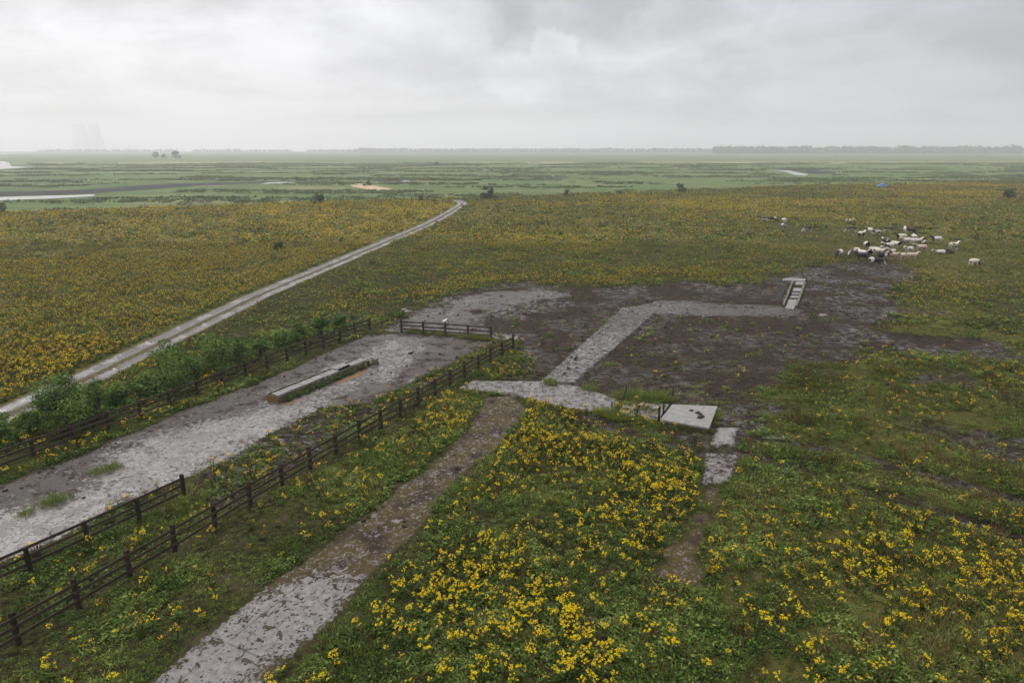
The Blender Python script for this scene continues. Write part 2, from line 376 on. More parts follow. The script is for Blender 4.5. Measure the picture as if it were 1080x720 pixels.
def ground_material():
    m, t, b = material('ground_cover_soil_concrete')
    P = world_pos(t)
    flatP = t.v('MULTIPLY', P, (1, 1, 0))
    n_f = t.noise(flatP, 3.2, 7, .62); n_ff = t.noise(flatP, 11, 5, .6); n_m = t.noise(flatP, .55, 5, .55); n_b = t.noise(flatP, .07, 4, .5)
    n_s = t.noise(t.v('MULTIPLY', flatP, (.03, .09, 0)), 1.0, 5, .6)
    cs = t.attr('cs'); dirt = t.attr('dirt'); moss = t.attr('moss'); mud = t.attr('mud'); wet = t.attr('wet'); trk = t.attr('trk'); marsh = t.attr('marsh'); brown = t.attr('brown'); yel = t.attr('yel'); dry = t.attr('dry')
    # turf under the plants
    green = t.ramp(n_f, [(0, (.010, .008, .005)), (.40, (.024, .021, .009)), (.75, (.042, .047, .014)), (1, (.070, .082, .024))])
    green = t.mix(t.m('MULTIPLY', t.step(n_m, .55, .85), .55), green, (.062, .050, .030))
    olive = t.ramp(n_ff, [(0, (.036, .028, .010)), (.45, (.115, .105, .026)), (1, (.20, .185, .050))])
    turf = t.mix(t.m('MULTIPLY', brown, .85), green, olive)
    sepp = t.new('ShaderNodeSeparateXYZ'); t.put(sepp.inputs[0], P)
    speck = t.m('MULTIPLY', t.step(t.m('ADD', t.noise(flatP, 1.6, 3, .6), t.m('MULTIPLY', yel, .5)), .98, 1.15), t.step(sepp.outputs[1], 100, 200))
    turf = t.mix(t.m('MULTIPLY', speck, .6), turf, (.36, .25, .02))
    # reed and salt marsh
    mg = t.mix(n_s, (.052, .088, .032), (.125, .165, .062))
    mg = t.mix(t.step(t.noise(t.v('MULTIPLY', flatP, (.012, .05, 0)), 1, 4, .55), .62, .8), mg, (.18, .165, .09))
    mg = t.mix(t.m('MULTIPLY', t.attr('dyke'), .9), mg, (.30, .25, .13))
    turf = t.mix(t.step(marsh, -2, 5), turf, mg)
    # mud
    hoof = t.voro(t.v('ADD', flatP, t.v('SCALE', t.new('ShaderNodeTexNoise').outputs[1], .3)), 2.6)
    n_h = t.noise(flatP, 1.9, 6, .7, .8)
    mudc = t.ramp(t.m('ADD', t.m('MULTIPLY', n_f, .4), t.m('MULTIPLY', n_h, .6)), [(0, (.006, .004, .003)), (.42, (.019, .0125, .0085)), (.7, (.038, .026, .018)), (1, (.070, .051, .036))])
    mudc = t.mix(t.m('MULTIPLY', t.step(n_m, .5, .9), .6), mudc, (.046, .033, .024))
    tuft = t.step(t.m('ADD', n_m, t.m('MULTIPLY', n_ff, .5)), .95, 1.2)
    mudc = t.mix(t.m('MULTIPLY', tuft, .25), mudc, (.055, .060, .020))
    mm = t.step(t.m('ADD', mud, t.m('MULTIPLY', t.m('SUBTRACT', n_f, .5), .8)), .28, .58)
    base = t.mix(mm, turf, mudc)
    # concrete with trodden dirt
    ccol = t.ramp(n_f, [(0, (.070, .062, .056)), (.5, (.135, .122, .112)), (1, (.21, .19, .175))])
    ccol = t.mix(t.m('MULTIPLY', t.step(n_m, .35, .8), .5), ccol, (.125, .112, .105))
    rot = t.new('ShaderNodeVectorRotate', rotation_type='Z_AXIS'); t.put(rot.inputs['Vector'], t.v('ADD', flatP, t.v('SCALE', t.v('SUBTRACT', t.new('ShaderNodeTexNoise').outputs[1], (.5, .5, .5)), .12))); rot.inputs['Angle'].default_value = -R(64.7)
    sj = t.new('ShaderNodeSeparateXYZ'); t.put(sj.inputs[0], rot.outputs[0])
    jl = t.m('MINIMUM', t.m('ABSOLUTE', t.m('SUBTRACT', t.m('FRACT', t.m('DIVIDE', sj.outputs[0], 6.2)), .5)), t.m('MULTIPLY', t.m('ABSOLUTE', t.m('SUBTRACT', t.m('FRACT', t.m('DIVIDE', t.m('ADD', sj.outputs[1], 1.1), 4.6)), .5)), .8))
    ccol = t.mix(t.m('MULTIPLY', t.step(t.m('ADD', jl, t.m('MULTIPLY', n_ff, .006)), .014, .006), t.m('MULTIPLY', t.step(n_m, .25, .7), .7)), ccol, (.03, .025, .018))
    edge = t.m('ADD', cs, t.m('MULTIPLY', t.m('SUBTRACT', n_f, .5), .55))
    cmask = t.step(edge, .06, -.06)
    n_d = t.noise(flatP, 2.3, 8, .72, .6)
    n_d2 = t.noise(flatP, 6.5, 4, .6, .4)
    dn = t.m('ADD', t.m('MULTIPLY', n_d, .60), t.m('ADD', t.m('MULTIPLY', n_d2, .32), t.m('MULTIPLY', n_m, .14)))
    dth = t.m('SUBTRACT', 1.06, dirt)
    dmask = t.step(t.m('SUBTRACT', dn, dth), -.05, .05)
    clod = t.m('MULTIPLY', t.step(t.voro(flatP, 2.1), .20, .12), t.step(t.noise(flatP, .9, 2), .42, .6))
    clod2 = t.m('MULTIPLY', t.step(t.voro(t.v('ADD', flatP, (7.3, 2.1, 0)), 4.2), .24, .14), t.step(t.noise(flatP, 1.6, 2), .45, .6))
    clod = t.m('MAXIMUM', clod, clod2)
    dmask = t.m('MAXIMUM', dmask, t.m('MULTIPLY', clod, t.step(dirt, .05, .35)))
    dcol = t.mix(t.m('MULTIPLY', moss, t.step(n_m, .15, .6)), mudc, (.056, .042, .010))
    chip = t.m('MULTIPLY', t.step(t.noise(t.v('ADD', flatP, t.v('SCALE', t.new('ShaderNodeTexNoise').outputs[1], .2)), 4.2, 3, .6, 1.2), .60, .72), t.step(t.m('ADD', n_m, t.m('MULTIPLY', n_b, .4)), .35, .75))
    dmask = t.m('MULTIPLY', dmask, t.m('SUBTRACT', 1.0, t.m('MULTIPLY', chip, t.m('MULTIPLY', moss, .9))))
    conc = t.mix(t.m('MULTIPLY', dmask, .95), ccol, dcol)
    base = t.mix(cmask, base, conc)
    # farm track: two gravel ruts, grassy middle
    rutn = t.m('ADD', trk, t.m('MULTIPLY', t.m('SUBTRACT', n_f, .5), .55))
    rut = t.m('MULTIPLY', t.step(rutn, .30, .5), t.step(rutn, 1.75, 1.45))
    allt = t.step(rutn, 2.0, 1.7)
    gravel = t.ramp(n_ff, [(0, (.055, .046, .040)), (.5, (.095, .083, .074)), (1, (.15, .136, .122))])
    mid = t.mix(n_f, (.060, .052, .026), (.12, .10, .055))
    base = t.mix(allt, base, mid); base = t.mix(rut, base, gravel)
    t.put(b.inputs['Base Color'], base)
    # gloss: rain-wet concrete, puddled ruts, slick mud
    pud = t.m('MULTIPLY', rut, t.step(t.noise(flatP, .33, 3, .5), .50, .62))
    pudc = t.m('MULTIPLY', t.m('MULTIPLY', cmask, wet), t.m('MULTIPLY', t.step(t.m('ADD', t.m('MULTIPLY', t.noise(flatP, .8, 5, .6), .6), t.m('MULTIPLY', n_d2, .4)), .34, .50), t.m('SUBTRACT', 1.0, t.m('MULTIPLY', dmask, .6))))
    pudm = t.m('MULTIPLY', t.m('MULTIPLY', mm, t.m('SUBTRACT', 1.0, t.m('MULTIPLY', dry, .62))), t.step(t.m('ADD', t.m('MULTIPLY', t.noise(t.v('MULTIPLY', flatP, (.9, 1.1, 0)), 1.3, 7, .66, .8), .7), t.m('MULTIPLY', n_ff, .4)), .52, .66))
    pudm = t.m('MULTIPLY', pudm, t.step(t.noise(flatP, .16, 4, .55), .35, .65))
    rg = t.mixf(mm, .9, .8); rg = t.mixf(cmask, rg, t.mixf(dmask, .45, .75)); rg = t.mixf(rut, rg, .5)
    wetall = t.m('MAXIMUM', t.m('MAXIMUM', t.m('MULTIPLY', pud, .95), t.m('MULTIPLY', pudc, .95)), t.m('MULTIPLY', pudm, .85))
    rg = t.mixf(wetall, rg, .055)
    t.put(b.inputs['Roughness'], rg)
    sp0 = t.mixf(mm, .04, .07); sp0 = t.mixf(cmask, sp0, t.mixf(dmask, .40, .07)); sp0 = t.mixf(rut, sp0, .4)
    t.put(b.inputs['Specular IOR Level'], t.mixf(wetall, sp0, 1.0))
    h = t.m('ADD', t.m('MULTIPLY', n_f, .6), t.m('MULTIPLY', n_ff, .3))
    h = t.m('ADD', h, t.m('MULTIPLY', t.m('MULTIPLY', hoof, mm), .7))
    h = t.m('ADD', h, t.m('MULTIPLY', t.m('MULTIPLY', dmask, cmask), .35))
    amt = t.mixf(cmask, .10, .05)
    amt = t.mixf(wetall, amt, .003)
    bump(t, b, t.m('MULTIPLY', h, amt), 1.0)
    return m

def leaf_material(name, stops, rough=.6, trans=.25):
    m, t, b = material(name)
    c = t.ramp(t.attr('tint'), stops)
    t.put(b.inputs['Base Color'], c); b.inputs['Roughness'].default_value = rough; b.inputs['Specular IOR Level'].default_value = .06
    if trans:
        tr = t.new('ShaderNodeBsdfTranslucent'); t.put(tr.inputs[0], c)
        mx = t.new('ShaderNodeMixShader'); mx.inputs[0].default_value = trans
        o = [n for n in t.n if n.type == 'OUTPUT_MATERIAL'][0]
        t.l.new(b.outputs[0], mx.inputs[1]); t.l.new(tr.outputs[0], mx.inputs[2]); t.l.new(mx.outputs[0], o.inputs[0])
    return m
M = {}
M['ground'] = ground_material()
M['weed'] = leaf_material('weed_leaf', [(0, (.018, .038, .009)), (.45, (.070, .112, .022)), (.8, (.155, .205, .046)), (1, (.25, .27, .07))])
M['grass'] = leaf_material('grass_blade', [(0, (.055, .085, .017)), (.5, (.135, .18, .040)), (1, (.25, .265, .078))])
M['stem'] = leaf_material('dry_stem', [(0, (.034, .022, .011)), (.5, (.105, .072, .032)), (1, (.22, .165, .075))], .8, 0)
M['yellow'] = leaf_material('ragwort_flower', [(0, (.10, .065, .015)), (.22, (.30, .17, .012)), (.42, (.60, .41, .008)), (1, (.80, .63, .016))], .6, .15)
M['bush'] = leaf_material('bush_leaf', [(0, (.026, .052, .014)), (.5, (.080, .140, .032)), (1, (.18, .25, .060))])
M['tree'] = leaf_material('far_tree_leaf', [(0, (.026, .042, .022)), (1, (.070, .095, .042))], .7, 0)
M['reed'] = leaf_material('reed_blade', [(0, (.070, .100, .045)), (.5, (.115, .150, .062)), (1, (.18, .19, .09))], .7, 0)
def wood_mat(name, lo, hi, rough=.75):
    m, t, b = material(name); P = obj_pos(t)
    n = t.noise(t.v('MULTIPLY', P, (1.0, 1.0, 1.0)), 9, 6, .65); n2 = t.noise(P, 1.3, 3)
    rnd = t.new('ShaderNodeObjectInfo').outputs['Random']
    c = t.mix(t.m('ADD', t.m('MULTIPLY', n, .6), t.m('MULTIPLY', t.m('ADD', n2, rnd), .2)), lo, hi)
    t.put(b.inputs['Base Color'], c); b.inputs['Roughness'].default_value = rough
    b.inputs['Specular IOR Level'].default_value = .12
    bump(t, b, n, .012); return m
M['wood'] = wood_mat('weathered_dark_timber', (.010, .008, .007), (.038, .030, .024))
M['rail'] = wood_mat('weathered_rail_timber', (.014, .011, .009), (.075, .056, .040), .65)
M['plank'] = wood_mat('brown_plank', (.07, .04, .02), (.17, .10, .05))
M['bark'] = wood_mat('bark', (.03, .024, .018), (.08, .065, .05))
def conc_mat(name, moss=.0, pale=1.0, rough=.4):
    m, t, b = material(name); P = world_pos(t)
    n = t.noise(P, 4, 7, .62); n2 = t.noise(P, .9, 4)
    c = t.ramp(n, [(0, (.15*pale, .135*pale, .12*pale)), (.3, (.30*pale, .28*pale, .255*pale)), (1, (.44*pale, .41*pale, .375*pale))])
    c = t.mix(t.m('MULTIPLY', t.step(n2, .5, .85), .5), c, (.16, .14, .12))
    c = t.mix(t.step(t.m('ADD', t.noise(P, 7, 6, .65), moss), .92, 1.05), c, (.030, .024, .015))
    if moss:
        c = t.mix(t.step(t.m('ADD', t.noise(P, 2.2, 5), moss), .72, .95), c, (.050, .052, .014))
    t.put(b.inputs['Base Color'], c)
    t.put(b.inputs['Roughness'], t.mixf(t.step(n2, .3, .6), rough*.5, rough+.2)); bump(t, b, n, .03); return m
M['conc'] = conc_mat('pale_concrete', 0, .52)
M['concm'] = conc_mat('mossy_concrete', .42, .5, .8)
M['concw'] = conc_mat('wet_concrete', 0, .42, .2)

def plain(name, c, rough=.5, metal=0.0, spec=.5):
    m, t, b = material(name); P = obj_pos(t)
    t.put(b.inputs['Base Color'], t.mix(t.noise(P, 5, 4), tuple(x*.82 for x in c), tuple(min(1, x*1.12) for x in c)))
    b.inputs['Roughness'].default_value = rough; b.inputs['Metallic'].default_value = metal; b.inputs['Specular IOR Level'].default_value = spec
    return m
def water_mat(name, c, rough=.06, bumpd=.02):
    m, t, b = material(name); P = world_pos(t)
    t.put(b.inputs['Base Color'], c); b.inputs['Roughness'].default_value = rough; b.inputs['IOR'].default_value = 1.33
    bump(t, b, t.noise(P, .8, 4), bumpd); return m
M['water'] = water_mat('creek_water', (.16, .15, .13), .12)
M['puddle'] = water_mat('brown_puddle', (.15, .085, .035), .35, .01)
M['bank'] = plain('creek_mud', (.030, .029, .029), .85, 0, .08)
M['sand'] = plain('bare_sand', (.36, .26, .15), .9)

# ------------------------------------------------------------------ ground sheet, cut into its named surfaces
def axis(a, b, step, lo, hi, gr=1.035):
    c = np.arange(a, b+1e-6, step)
    def out(s, lim):
        r = []; d = step; p = s
        while p < lim: d = min(d*gr, 120); p += d; r.append(p)
        return np.array(r)
    return np.concatenate([(-out(-a, -lo))[::-1], c, out(b, hi)])
X = axis(-44, 50, .25, -6000, 6000); Y = axis(16, 104, .25, -400, 5600)
gx, gy = np.meshgrid(X, Y); xs, ys = gx.ravel(), gy.ravel()
FG = fields(xs, ys)
nx, ny = len(X), len(Y)
idx = np.arange(nx*ny).reshape(ny, nx)
Fq = np.stack([idx[:-1, :-1], idx[:-1, 1:], idx[1:, 1:], idx[1:, :-1]], -1).reshape(-1, 4)
dyke = np.zeros(xs.shape)
for v0, v1, a in ((170.3, 172.3, 1.0), (176.0, 176.8, .5), (181, 182, .35)):
    y1, y0 = G(540, v0, -1.5)[1], G(540, v1, -1.5)[1]
    wob = (fbm(xs, ys*0, 400, 51)-.5)*(y1-y0)*.7
    dyke = np.maximum(dyke, a*sst(ys+wob, y0-6, y0+6)*(1-sst(ys+wob, y1-8, y1+8))*sst(fbm(xs, ys, 160, 52), .3, .5))
FG['dyke'] = dyke*(FG['marsh'] > 0)
VG = np.stack([xs, ys, FG['z']], 1)
cls = np.zeros(len(xs), np.int8)
cls[FG['trk'] < 1.9] = 1
cls[FG['yard'] < 0] = 2
cls[(FG['path'] < 0) | (FG['pathr'] < 0)] = 3
cls[FG['lane'] < 0] = 4
cls[(FG['apron'] < 0)] = 5
fc = np.round(np.median(cls[Fq], axis=1)).astype(int)
ATT = ('cs', 'dirt', 'moss', 'mud', 'wet', 'trk', 'marsh', 'brown', 'yel', 'dry', 'dyke')
for k, nm in enumerate(('ground', 'farm_track', 'concrete_yard', 'concrete_path', 'mossy_lane', 'wet_concrete_apron')):
    fs = Fq[fc == k]
    if not len(fs): continue
    u, inv = np.unique(fs, return_inverse=True)
    me = np_mesh(nm, VG[u], inv.reshape(-1, 4), attrs={a: FG[a][u] for a in ATT}, smooth=True)
    tag(link(nm, me, None, [M['ground']]), kind='structure')

def flat_poly(name, pts, z, mat, thick=0.0):
    P = GP(pts, z); mb = MB(); mb.add([(x, y, z) for x, y in P], [tuple(range(len(P)))])
    me = mb.mesh(name)
    if me.polygons[0].normal.z < 0: me.flip_normals()
    return tag(link(name, me, None, [mat]), kind='structure')
WZ = -1.42
flat_poly('creek_bank', [(-200, 207), (0, 207), (60, 205.4), (100, 203.6), (135, 201.2), (200, 196.4), (310, 191.8), (330, 190.5), (180, 193.6), (100, 199), (40, 201.5), (-200, 205)], WZ-.0, M['bank'])
flat_poly('creek_water', [(-200, 216), (0, 211.3), (55, 209.4), (98, 207), (101, 205), (60, 206.2), (0, 207.8), (-200, 211)], WZ+.03, M['water'])
flat_poly('river_water', [(-500, 181), (-100, 179.2), (0, 178.4), (34, 176.4), (12, 175.4), (9, 171), (0, 170), (-200, 168.5), (-500, 168)], WZ+.03, M['water'])
flat_poly('estuary_water', [(-500, 163.6), (-60, 163.2), (34, 162.3), (-60, 161.2), (-500, 161)], WZ+.05, M['water'])
flat_poly('pool_water', [(274, 194), (298, 193.6), (312, 192.4), (300, 191.8), (282, 192.6)], WZ+.04, M['water'])
flat_poly('pool_water', [(422, 192.2), (430, 192.4), (432, 190.4), (426, 189.4)], WZ+.04, M['water'])
flat_poly('creek_water', [(815, 179.6), (832, 179.8), (842, 182), (853, 184), (848, 185.6), (838, 184.6), (830, 181.6)], WZ+.04, M['water'])
flat_poly('creek_bank', [(812, 179), (840, 178.4), (880, 181), (882, 183.2), (856, 183.4), (842, 180.6)], WZ+.01, M['bank'])
flat_poly('bare_sand', [(367, 193.2), (383, 193.6), (413, 199), (408, 201), (392, 200.6), (372, 197)], WZ+.02, M['sand'])
flat_poly('creek_bank', [(396, 190.2), (430, 188.6), (500, 188.2), (545, 186.6), (545, 187.6), (500, 189.4), (440, 190.2), (400, 191.6)], WZ+.02, M['bank'])
flat_poly('creek_bank', [(698, 186), (726, 185.4), (730, 187.2), (704, 187.6)], WZ+.02, M['bank'])
flat_poly('creek_bank', [(560, 187), (600, 186.2), (602, 187.4), (562, 188.2)], WZ+.02, M['bank'])
flat_poly('creek_bank', [(770, 186.2), (812, 185.4), (812, 186.6), (772, 187.4)], WZ+.02, M['bank'])
flat_poly('creek_bank', [(1044, 180.6), (1120, 178), (1120, 179.8), (1046, 182)], WZ+.02, M['bank'])

# ------------------------------------------------------------------ fences
ZV = Vector((0, 0, 1))
def ground_z(x, y):
    return float(fields(np.array([x], float), np.array([y], float))['z'][0])
def fence(name, label, A, B, n, hgt, rails=(.44, .84, 1.24), post=.16, over0=.1, over1=.1, tall_ends=(0, 0), side=1):
    A, B = Vector((*A, 0)), Vector((*B, 0)); d = (B-A).normalized(); L = (B-A).length; nrm = Vector((-d.y, d.x, 0))*side
    root = empty(name, A, 0); tag(root, label, 'fence')
    ang = math.atan2(d.y, d.x); pts = []
    for i in range(n+1):
        p = d*(L*i/n) + nrm*random.uniform(-.025, .025)
        g = ground_z(A.x+p.x, A.y+p.y); h = hgt + random.uniform(-.04, .05)
        if i == 0: h += tall_ends[0]
        if i == n: h += tall_ends[1]
        tilt = Matrix.Rotation(ang, 4, 'Z') @ Matrix.Rotation(random.gauss(0, .018), 4, 'X') @ Matrix.Rotation(random.gauss(0, .014), 4, 'Y')
        mb = MB(); mb.box((p.x, p.y, g + h/2 - .2), (post, post*1.05, h+.4), mat=tilt, cham=.02, jit=.004)
        mb.build('post', M['wood'], root); pts.append((p, g))
    for ri, rz in enumerate(rails):
        i = 0
        while i < n:
            j = min(n, i + (2 if ri != 1 or i else 1))
            pa, pb = pts[i][0] + nrm*(post/2+.022), pts[j][0] + nrm*(post/2+.022)
            za, zb = pts[i][1]+rz+random.uniform(-.025, .025), pts[j][1]+rz+random.uniform(-.025, .025)
            a = pa - d*(over0 if i == 0 else -.004); b_ = pb + d*(over1 if j == n else -.004)
            mb = MB(); hw = .055
            q = (b_-a); ln = q.length; c = (a+b_)/2; sl = math.atan2(zb-za, ln)
            mt = Matrix.Rotation(ang, 4, 'Z') @ Matrix.Rotation(-sl, 4, 'Y')
            mb.box((c.x, c.y, (za+zb)/2), (ln, .045, .14), mat=mt, cham=.008, jit=.003)
            mb.build('rail', M['rail'], root); i = j
    return root
A0, A1 = G(20, 679), G(541, 368)
dA = (Vector(A1)-Vector(A0)); LA = dA.length; dA.normalize()
ext = 5
sp_ = LA/round(LA/2.4)
A00 = Vector(A0) - dA*sp_*ext
fence('timber_fence', 'long dark three rail timber fence running beside the concrete yard to the gate corner', A00, A1, round(LA/2.4)+ext, 1.42, tall_ends=(0, .14), side=-1)
B1 = Vector(G(195, 527)); B0 = Vector(G(19, 610)); B00 = B0 - (B1-B0).normalized()*2.4*3
fence('timber_fence', 'short dark timber fence standing in weeds between the near yard edge and the long fence', B00, B1, round((B1-B00).length/2.4), 1.36, tall_ends=(0, .18), side=1)
fence('timber_fence', 'short timber fence across the far end of the yard with a white bird', G(423.6, 351), G(518, 358), 4, 1.36, side=-1, tall_ends=(.05, .0))
D1 = Vector(G(390, 348)); D0 = Vector(G(-60, 520))
fence('timber_fence', 'dark timber fence half hidden under the row of bushes along the left yard edge', D0, D1, round((D1-D0).length/2.4), 1.36, side=-1)

# ------------------------------------------------------------------ concrete feed trough in the yard
def trough():
    a, b_ = Vector((*G(294, 426), 0)), Vector((*G(389, 386), 0)); d = (b_-a).normalized(); L = (b_-a).length; nr = Vector((-d.y, d.x, 0))
    W, Hh = 1.05, .58; ang = math.atan2(d.y, d.x)
    root = empty('feed_trough', a, ang); tag(root, 'long low concrete feed trough with pale lids and mossy side in the muddy yard', 'trough')
    mb = MB(); mb.box((L/2, .05, Hh/2-.1), (L-.1, .10, Hh+.2), cham=.02, jit=.012); mb.build('side_wall', M['concm'], root)
    mb = MB(); mb.box((L/2, W-.03, Hh/2-.05), (L-.1, .10, Hh+.36), cham=.02, jit=.012); mb.build('side_wall', M['concm'], root)
    mb = MB(); mb.box((.0, W/2, Hh/2-.07), (.10, W+.14, Hh+.14), cham=.01); mb.build('end_board', M['plank'], root)
    mb = MB(); mb.box((L-.05, W/2, Hh/2-.07), (.08, W+.14, Hh+.10), cham=.01); mb.build('end_board', M['wood'], root)
    mb = MB(); mb.box((L/2, W/2, .2), (L-.2, W-.14, .12)); mb.build('trough_floor', M['concm'], root)
    x = .12; k = 0
    while x < L-.5:
        l = random.uniform(1.3, 1.6); l = min(l, L-.1-x)
        if k == 5:
            mb = MB(); mb.box((x+l/2, W/2+.2, Hh+.10), (l, .72, .09), rz=.05, cham=.015, jit=.012)
        else:
            mb = MB(); mb.box((x+l/2, W/2-.04, Hh+.022), (l-.05, W-.26, .09), rz=random.uniform(-.012, .012), cham=.015, jit=.01)
        mb.build('lid', M['concw'], root); x += l; k += 1
    return root, a, d, nr, L
tr, ta, td, tn, tL = trough()
tq = ta + td*(tL+.6)
mb = MB(); mb.box((0, 0, .14), (.9, .55, .32), rz=.5, cham=.05, jit=.03); mb.box((.15, .05, .34), (.5, .3, .14), rz=1.0, cham=.03, jit=.03)
o = mb.build('broken_block', M['concm']); o.location = (tq.x, tq.y, .02); tag(o, 'broken dark concrete block lying at the far end of the feed trough', 'rubble')
def puddle(name, pts, mat):
    P = GP(pts, .03); mb = MB(); mb.add([(x, y, .032) for x, y in P], [tuple(range(len(P)))]); me = mb.mesh(name)
    if me.polygons[0].normal.z < 0: me.flip_normals()
    tag(link(name, me, None, [mat]), kind='structure')
puddle('puddle', [(350, 405), (372, 395), (386, 387.5), (388, 390), (378, 397), (362, 403)], M['puddle'])
puddle('puddle', [(296, 426.5), (308, 423), (318, 418), (312, 423.5), (304, 426.5)], M['puddle'])

# ------------------------------------------------------------------ raised slab, broken slats and stakes at the path crossing
P4 = [G(696, 442, .42), G(748, 451, .42), G(757, 428, .42), G(709, 426, .42)]
pc = np.mean(P4, 0); prt = empty('concrete_platform', (pc[0], pc[1], 0)); tag(prt, 'raised pale concrete platform with mossy edges beside the wet mud', 'platform')
mb = MB(); mb.prism([(p[0]-pc[0], p[1]-pc[1]) for p in P4], .27, .42, .025); mb.build('top_slab', M['conc'], prt)
mb = MB(); mb.prism([((p[0]-pc[0])*.96, (p[1]-pc[1])*.96) for p in P4], -.15, .268); mb.build('base', M['concm'], prt)
P5 = [G(651, 437, .12), G(694, 442.5, .12), G(706, 426, .12), G(660, 424, .12)]
mb = MB(); mb.prism(P5, -.1, .12, .02); o = mb.build('concrete_slab', M['concw']); tag(o, 'wet bluish concrete slab between the path end and the raised platform', 'slab')
for u, v, s, rz in ((660, 431, .55, .2), (676, 428, .6, .9), (692, 431, .6, .3), (664, 438.5, .7, -.4), (676, 439, .55, -.3), (690, 439.5, .7, -.5)):
    x, y = G(u, v, .12); mb = MB(); mb.box((0, 0, .05), (s, .32, .16), rz=rz, cham=.03, jit=.03)
    o = mb.build('concrete_lump', M['concm' if s < .6 else 'conc']); o.location = (x, y, .125); tag(o, 'loose concrete lump lying on the wet slab by the platform', 'rubble', 'loose lumps on the wet slab')
for u, v, s in ((737, 436, .5), (739, 440, .55), (729, 433, .25)):
    x, y = G(u, v, .42); mb = MB(); mb.box((0, 0, .04), (s, s*.55, .12), rz=u, cham=.03, jit=.03)
    o = mb.build('dung_clod', M['bank']); o.location = (x, y, .425); tag(o, 'dark clod lying on the raised pale concrete platform', 'clod', 'clods on the platform')
def stake(u, v, h, tx, ty, label, r=.05):
    x, y = G(u, v, .1); mb = MB(); mb.tube([(0, 0, -.3), (tx*h*.5, ty*h*.5, h*.5), (tx*h, ty*h, h)], [r*1.1, r, r*.9], 7)
    o = mb.build('stake', M['wood']); o.location = (x, y, .05); tag(o, label, 'stake')
stake(645, 436, 1.0, .0, 0, 'thin upright dark stake at the end of the concrete path')
stake(669.5, 441, 1.0, .32, .1, 'leaning dark stake at the near edge of the wet slab')
stake(694.5, 444, 1.15, .02, 0, 'thick dark stake where the wet slab meets the raised platform', .08)
stake(699.5, 436, .9, 0, 0, 'brown mossy stake behind the thick stake on the slab', .06)
stake(709.5, 418, .8, .03, 0, 'short dark stake in the weeds behind the raised platform')
stake(656, 422, 1.1, .35, .15, 'leaning stake in the grass at the back left of the wet slab')

# sunken race at the far right end of the path
def race():
    q = lambda u, v, z=0.: Vector((*G(u, v, z), 0))
    root = empty('cattle_race', q(832, 324)); c0 = root.location
    tag(root, 'narrow sunken concrete race with wet cross bars in the mud below the cows', 'race')
    def quad(name, pts, z0, z1, mat):
        mb = MB(); mb.prism([tuple((q(u, v, z1)-c0)[:2]) for u, v in pts], z0, z1, .02); mb.build(name, mat, root)
    quad('floor_slab', [(828, 325), (837, 326), (841, 316), (832, 315.5)], -.1, .12, M['concw'])
    quad('kerb', [(825, 321), (827.5, 321), (837, 296), (835, 296)], -.1, .32, M['concm'])
    quad('kerb', [(838.5, 322), (841, 322), (850, 297.5), (848, 297.5)], -.1, .30, M['concm'])
    for va, vb in ((313.6, 311.6), (310, 308.6), (306.8, 303.4), (300, 297)):
        f = lambda v: 836 + (320-v)*.38 - 4.6
        quad('cross_bar', [(f(va)-.6, va), (f(va)+8.4, va+.2), (f(vb)+8.6, vb+.2), (f(vb)-.4, vb)], -.1, .16, M['concw'])
    quad('end_slab', [(825, 295.4), (849, 296.4), (850, 293.8), (833, 292.6), (826, 293.4)], -.1, .2, M['concw'])
    quad('side_slab', [(813, 318), (822.5, 318), (831, 298.6), (824, 298.6)], -.1, .05, M['bank'])
race()
mb = MB(); mb.prism([G(805, 463), G(828, 464), G(826, 457), G(800, 455)], -.1, .06, .01); tag(mb.build('concrete_slab', M['concm']), 'small dull concrete slab half buried in mud right of the platform', 'slab')
x, y = G(868, 333); mb = MB(); mb.box((0, 0, .05), (.8, .5, .35), rz=.2, cham=.1, jit=.05); o = mb.build('stone', M['conc']); o.location = (x, y, 0); tag(o, 'pale rounded stone lying in the mud right of the cattle race', 'stone')

# ------------------------------------------------------------------ shrubs and trees (leaf by leaf)
def leaf_cloud(blobs, n, size, flat=.5, seed=0):
    r = np.random.default_rng(seed); B = np.array(blobs, float); vol = B[:, 3]**2; k = r.choice(len(B), n, p=vol/vol.sum())
    d = r.normal(size=(n, 3)); d /= np.linalg.norm(d, axis=1)[:, None]; rad = r.uniform(.35, 1, n)**.5
    c = B[k, :3] + d*(B[k, 3]*rad)[:, None]*np.array([1, 1, .85])
    nrm = d*.8 + r.normal(size=(n, 3))*.6 + np.array([0, 0, .45]); nrm /= np.linalg.norm(nrm, axis=1)[:, None]
    a = np.cross(nrm, r.normal(size=(n, 3))); a /= np.linalg.norm(a, axis=1)[:, None]; b = np.cross(nrm, a)
    s = size*r.uniform(.6, 1.35, n)[:, None]
    V = np.stack([c-a*s, c-b*s*flat, c+a*s, c+b*s*flat], 1).reshape(-1, 3)
    F = np.arange(4*n).reshape(n, 4)
    hue = r.normal(0, .16, len(B))
    tnt = np.clip(.5 + hue[k] + r.normal(0, .15, n), 0, 1)
    return V, F, np.repeat(tnt, 4)
